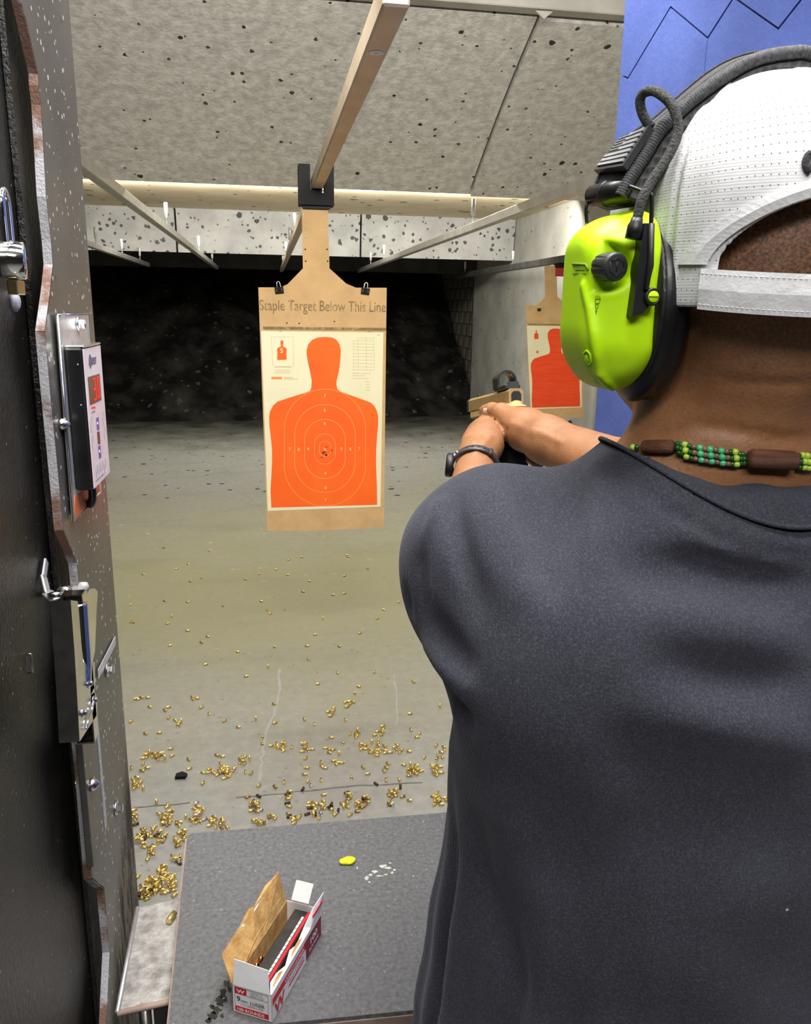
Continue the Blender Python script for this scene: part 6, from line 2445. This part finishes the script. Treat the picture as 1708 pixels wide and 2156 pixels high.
wood(1358, 945, 1424, 941, 0.0045)
wood(1568, 962, 1667, 968, 0.0062)
colsq = [(1431, 944, 'bead_dark'), (1437, 946, 'bead_dark'), (1446, 949, 'bead_lime'), (1455, 952, 'bead_dark'), (1464, 953, 'bead_brown'), (1476, 955, 'bead_green'), (1486, 957, 'bead_brown'),
         (1497, 958, 'bead_green'), (1508, 959, 'bead_brown'), (1519, 961, 'bead_green'), (1530, 962, 'bead_brown'), (1538, 963, 'bead_dark'), (1547, 963, 'bead_lime'), (1556, 964, 'bead_dark'), (1562, 964, 'bead_dark'),
         (1675, 970, 'bead_dark'), (1684, 970, 'bead_lime'), (1693, 971, 'bead_lime'), (1702, 971, 'bead_brown'), (1340, 948, 'bead_lime'), (1348, 947, 'bead_dark')]
for (x, y, mt) in colsq:
    small = mt in ('bead_dark', 'bead_brown')
    edge = x < 1440 or 1555 < x < 1670
    for k in (-1, 0, 1):
        if x < 1350 and k:
            continue
        r = 0.00175 if small else 0.0021
        c = neck_at(x + k * 1.5, y + k * (9 if edge else 12.5), 0.0032 + (0.0012 if k == 0 else 0))
        nx = neck_at(x + 5 + k * 1.5, y + 1 + k * 12, 0.0032)
        bead(c, nx - c, r, r * 1.9, mt)
# the rest of the strand, around the far side
fs_ = []
for k in range(26):
    t = math.radians(-45 + k * 9.2)
    c = np.array([SX + 0.070 * math.cos(t), 0.517 + 0.062 * math.sin(t), 1.556 - 0.012 * max(0, math.sin(t))])
    bead(c, (-math.sin(t), math.cos(t), 0), 0.0042, 0.011, ('wood_bead', 'bead_green', 'bead_brown')[k % 3])

# ------------------------------------------------------------------ wrist watch
MT['strap'] = pm('black_silicone', (0.02, 0.02, 0.022), (0.035, 0.035, 0.038), 60, 0.4)
wt = thing('wristwatch', 'dark wristwatch with black strap on the left wrist', 'watch', (0.26, 1.05, 1.44))
w0 = np.array(LW); w1 = np.array(LF)
wa = (w0 - w1) / np.linalg.norm(w0 - w1)
wc = w0 - wa * 0.026
rad_w = 0.0255 + 0.0115 * 0.17 + 0.0040
g1 = np.cross(wa, (0, 0, 1)); g1 /= np.linalg.norm(g1)
g2 = np.cross(g1, wa)
m = MB()
vs, fs = [], []
n = 56
for i in range(n):
    t = 2 * math.pi * i / n
    o = g1 * math.cos(t) + g2 * math.sin(t)
    for (rr_, hh) in ((rad_w - 0.001, -0.006), (rad_w + 0.0016, -0.0055), (rad_w + 0.0022, 0), (rad_w + 0.0016, 0.0055), (rad_w - 0.001, 0.006)):
        vs.append(wc + o * rr_ + wa * hh)
for i in range(n):
    for k in range(5):
        fs.append((i * 5 + k, i * 5 + (k + 1) % 5, ((i + 1) % n) * 5 + (k + 1) % 5, ((i + 1) % n) * 5 + k))
m.add(vs, fs, True)
m.build('strap', 'strap', wt)
for t in (70, 84, 98, 112):
    o = g1 * math.cos(math.radians(t)) + g2 * math.sin(math.radians(t))
    MB().lathe(wc + o * (rad_w + 0.0020), o, [(0.0015, 0), (0.0012, 0.0008)], 8).build('strap_hole', 'hole', wt)
o = g1 * math.cos(math.radians(52)) + g2 * math.sin(math.radians(52))
R = np.stack([wa, np.cross(o, wa), o], 1)
MB().box(wc + o * (rad_w + 0.0015), (0.015, 0.006, 0.005), R, bev=0.0012).build('keeper', 'strap', wt)
for an_, nm in ((175, 'case'),):
    o = g1 * math.cos(math.radians(an_)) + g2 * math.sin(math.radians(an_))
    MB().lathe(wc + o * (rad_w - 0.001), o, [(0.015, 0), (0.0165, 0.002), (0.0165, 0.008), (0.0145, 0.010), (0.013, 0.0098)], 28).build('case', 'muff_matte', wt)
    for k in range(3):
        oo = g1 * math.cos(math.radians(140 + k * 10)) + g2 * math.sin(math.radians(140 + k * 10))
        MB().lathe(wc + oo * (rad_w + 0.001) + wa * 0.003, oo, [(0.003, 0), (0.0026, 0.002), (0.0012, 0.003)], 10).build('stud', 'steel', wt)

# ------------------------------------------------------------------ pistol
MT['tan'] = pm('coyote_tan_metal', (0.30, 0.19, 0.075), (0.36, 0.235, 0.10), 30, 0.38, 0.25)
MT['tan_frame'] = pm('tan_polymer', (0.40, 0.26, 0.09), (0.47, 0.31, 0.12), 60, 0.55)
MT['gun_black'] = pm('gun_steel_and_grip_shade', (0.012, 0.012, 0.012), (0.02, 0.02, 0.02), 60, 0.35)
MT['serration'] = pm('dark_tan_groove', (0.14, 0.085, 0.03), (0.17, 0.105, 0.04), 60, 0.6)


def lens_mat():
    m, nt, b = new_mat('tinted_sight_lens')
    tc = node(nt, 'ShaderNodeTexCoord')
    nt.links.new(mixc(nt, vary(nt, tc.outputs['Object'], 30, 2), (0.72, 0.80, 0.76), (0.78, 0.84, 0.80)), b.inputs['Base Color'])
    b.inputs['Roughness'].default_value = 0.02
    b.inputs['Transmission Weight'].default_value = 1.0
    b.inputs['IOR'].default_value = 1.05
    return m


MT['lens'] = lens_mat()
gun = thing('pistol', 'tan semi-automatic pistol with red dot sight held in both hands', 'pistol', (0.36, 1.17, 1.42))
P0, P1 = at_y(1087, 833, 1.155), at_y(1000.5, 853, 1.338)
gx = P1 - P0; GL = np.linalg.norm(gx); gx /= GL
gs = np.cross(gx, (0, 0, 1)); gs /= np.linalg.norm(gs)      # to the right
gu = np.cross(gs, gx)
GR = np.stack([gs, gx, gu], 1)


def gp(s, l, u):
    return P0 + gs * s + gx * l + gu * u


sw, shh = 0.0232, 0.0215
m = MB()
prof = [(-sw / 2, -shh / 2), (sw / 2, -shh / 2), (sw / 2, shh / 2 - 0.004), (sw / 2 - 0.004, shh / 2), (-sw / 2 + 0.004, shh / 2), (-sw / 2, shh / 2 - 0.004)]
m.prism([gp(a, 0, b) for a, b in prof], gx, GL)
slide = m.build('slide', 'tan', gun)
for k in range(7):
    for s in (-1, 1):
        MB().box(gp(s * (sw / 2 + 0.0001), 0.012 + k * 0.0045, -0.001), (0.0006, 0.0016, shh - 0.008), GR).build('serration', 'serration', slide)
m = MB()
m.prism([gp(a * 0.68, -0.0006, b * 0.72 - 0.001) for a, b in ((-sw / 2, -shh / 2), (sw / 2, -shh / 2), (sw / 2, shh / 2 - 0.006), (sw / 2 - 0.005, shh / 2), (-sw / 2 + 0.005, shh / 2), (-sw / 2, shh / 2 - 0.006))], gx, 0.002)
m.build('rear_plate', 'gun_black', slide)
MB().prism([gp(a * 1.0, GL, b * 0.98 - 0.0) for a, b in prof], gx, 0.010).build('muzzle_end', 'gun_black', slide)
MB().lathe(gp(0, GL + 0.010, 0.002), gx, [(0.0065, -0.002), (0.0065, 0.004), (0.0048, 0.004), (0.0048, -0.001)], 16).build('barrel', 'steel', gun)
MB().box(gp(0, GL - 0.02, shh / 2 + 0.002), (0.0035, 0.005, 0.006), GR, bev=0.0005).build('front_sight', 'gun_black', slide)
# frame, dust cover, trigger guard, grip with tang
m = MB()
m.box(gp(0, GL * 0.52, -shh / 2 - 0.006), (0.0215, GL * 0.92, 0.013), GR, bev=0.002)
m.build('frame', 'tan_frame', gun)
m = MB()
m.prism([gp(-0.0140, 0.028, -0.010), gp(-0.0140, 0.075, -0.014), gp(-0.0140, 0.062, -0.055), gp(-0.0140, 0.046, -0.105), gp(-0.0140, 0.000, -0.100), gp(-0.0140, 0.014, -0.055), gp(-0.0140, 0.012, -0.030)], gs, 0.028)
m.build('grip', 'gun_black', gun)  # grip coloured black to stand for the shadow between the hands
tg = Field()
tg.ell(gp(0, 0.004, -0.0165), (0.0165, 0.022, 0.0045), 0.004, GR)
tg.ell(gp(-0.008, 0.022, -0.0145), (0.010, 0.03, 0.004), 0.004, GR)
tg.ell(gp(0, 0.010, -0.0120), (0.0110, 0.018, 0.0065), 0.003, GR)
V, Q = solid(tg, P0 - 0.045, P0 + 0.06, 0.0012)
mesh_np('tang', V, Q, 'tan_frame', gun)
MB().box(gp(0.006, 0.0, -0.0105), (0.0025, 0.004, 0.005), GR).build('tang_tab', 'tan_frame', gun)
m = MB()
m.tube(smooth_path([gp(0, 0.078, -0.020), gp(0, 0.080, -0.040), gp(0, 0.095, -0.046), gp(0, 0.118, -0.044), gp(0, 0.128, -0.030), gp(0, 0.130, -0.018)], 5), 0.004, 8)
m.build('trigger_guard', 'tan_frame', gun)
MB().tube(smooth_path([gp(0, 0.098, -0.018), gp(0, 0.094, -0.030), gp(0, 0.099, -0.040)], 4), 0.0025, 8).build('trigger', 'gun_black', gun)
MB().box(gp(0, 0.020, -0.103), (0.030, 0.052, 0.008), GR, bev=0.002).build('magazine_base', 'gun_black', gun)
# red dot sight: base, hooded arch, lens
so = MB()
so.box(gp(0, 0.036, shh / 2 + 0.0035), (0.025, 0.046, 0.007), GR, bev=0.0012)
sob = so.build('sight_base', 'gun_black', gun)
m = MB()
m.prism([gp(a, 0.008, b) for a, b in ((-0.0095, shh / 2), (0.0095, shh / 2), (0.0075, shh / 2 + 0.011), (-0.006, shh / 2 + 0.011), (-0.0085, shh / 2 + 0.005))], gx, 0.010)
m.build('sight_emitter', 'knob', gun)
arch = []
for k in range(25):
    t = math.radians(-15 + 210 * k / 24)
    arch.append((0.0125 * math.cos(t), shh / 2 + 0.0155 + 0.0125 * math.sin(t)))
arch = [(0.0122, shh / 2 + 0.004)] + arch + [(-0.0122, shh / 2 + 0.004)]
m = MB()
vs, fs = [], []
for i, (a, b) in enumerate(arch):
    cx2, cz2 = 0.0, shh / 2 + 0.0150
    v = np.array([a - cx2, b - cz2]); v /= np.linalg.norm(v)
    for (l, o) in ((0.034, 0), (0.034, 0.0028), (0.058, 0.0028), (0.058, 0)):
        vs.append(gp(a + v[0] * o, l, b + v[1] * o))
for i in range(len(arch) - 1):
    for k in range(4):
        fs.append((i * 4 + k, i * 4 + (k + 1) % 4, (i + 1) * 4 + (k + 1) % 4, (i + 1) * 4 + k))
fs += [(0, 1, 2, 3), tuple(range(len(arch) * 4 - 4, len(arch) * 4))]
m.add(vs, fs)
hood = m.build('sight_hood', 'gun_black', gun)
m = MB()
m.prism([gp(a * 0.98, 0.050, b) for a, b in arch], gx, 0.0015)
m.build('sight_lens', 'lens', gun)
for a, b in ((0.032, 0.006), (0.046, 0.010)):
    MB().lathe(gp(-0.0138, a + 0.004, shh / 2 + b), -gs, [(0.0026, 0), (0.0026, 0.0008), (0.0012, 0.001)], 10).build('sight_button', 'knob', hood)
MB().tube([gp(0.0085, 0.0345, shh / 2 + 0.020), gp(0.0068, 0.0345, shh / 2 + 0.0225), gp(0.005, 0.0345, shh / 2 + 0.0242)], 0.0008, 6).build('red_glint', 'red_plastic', hood)
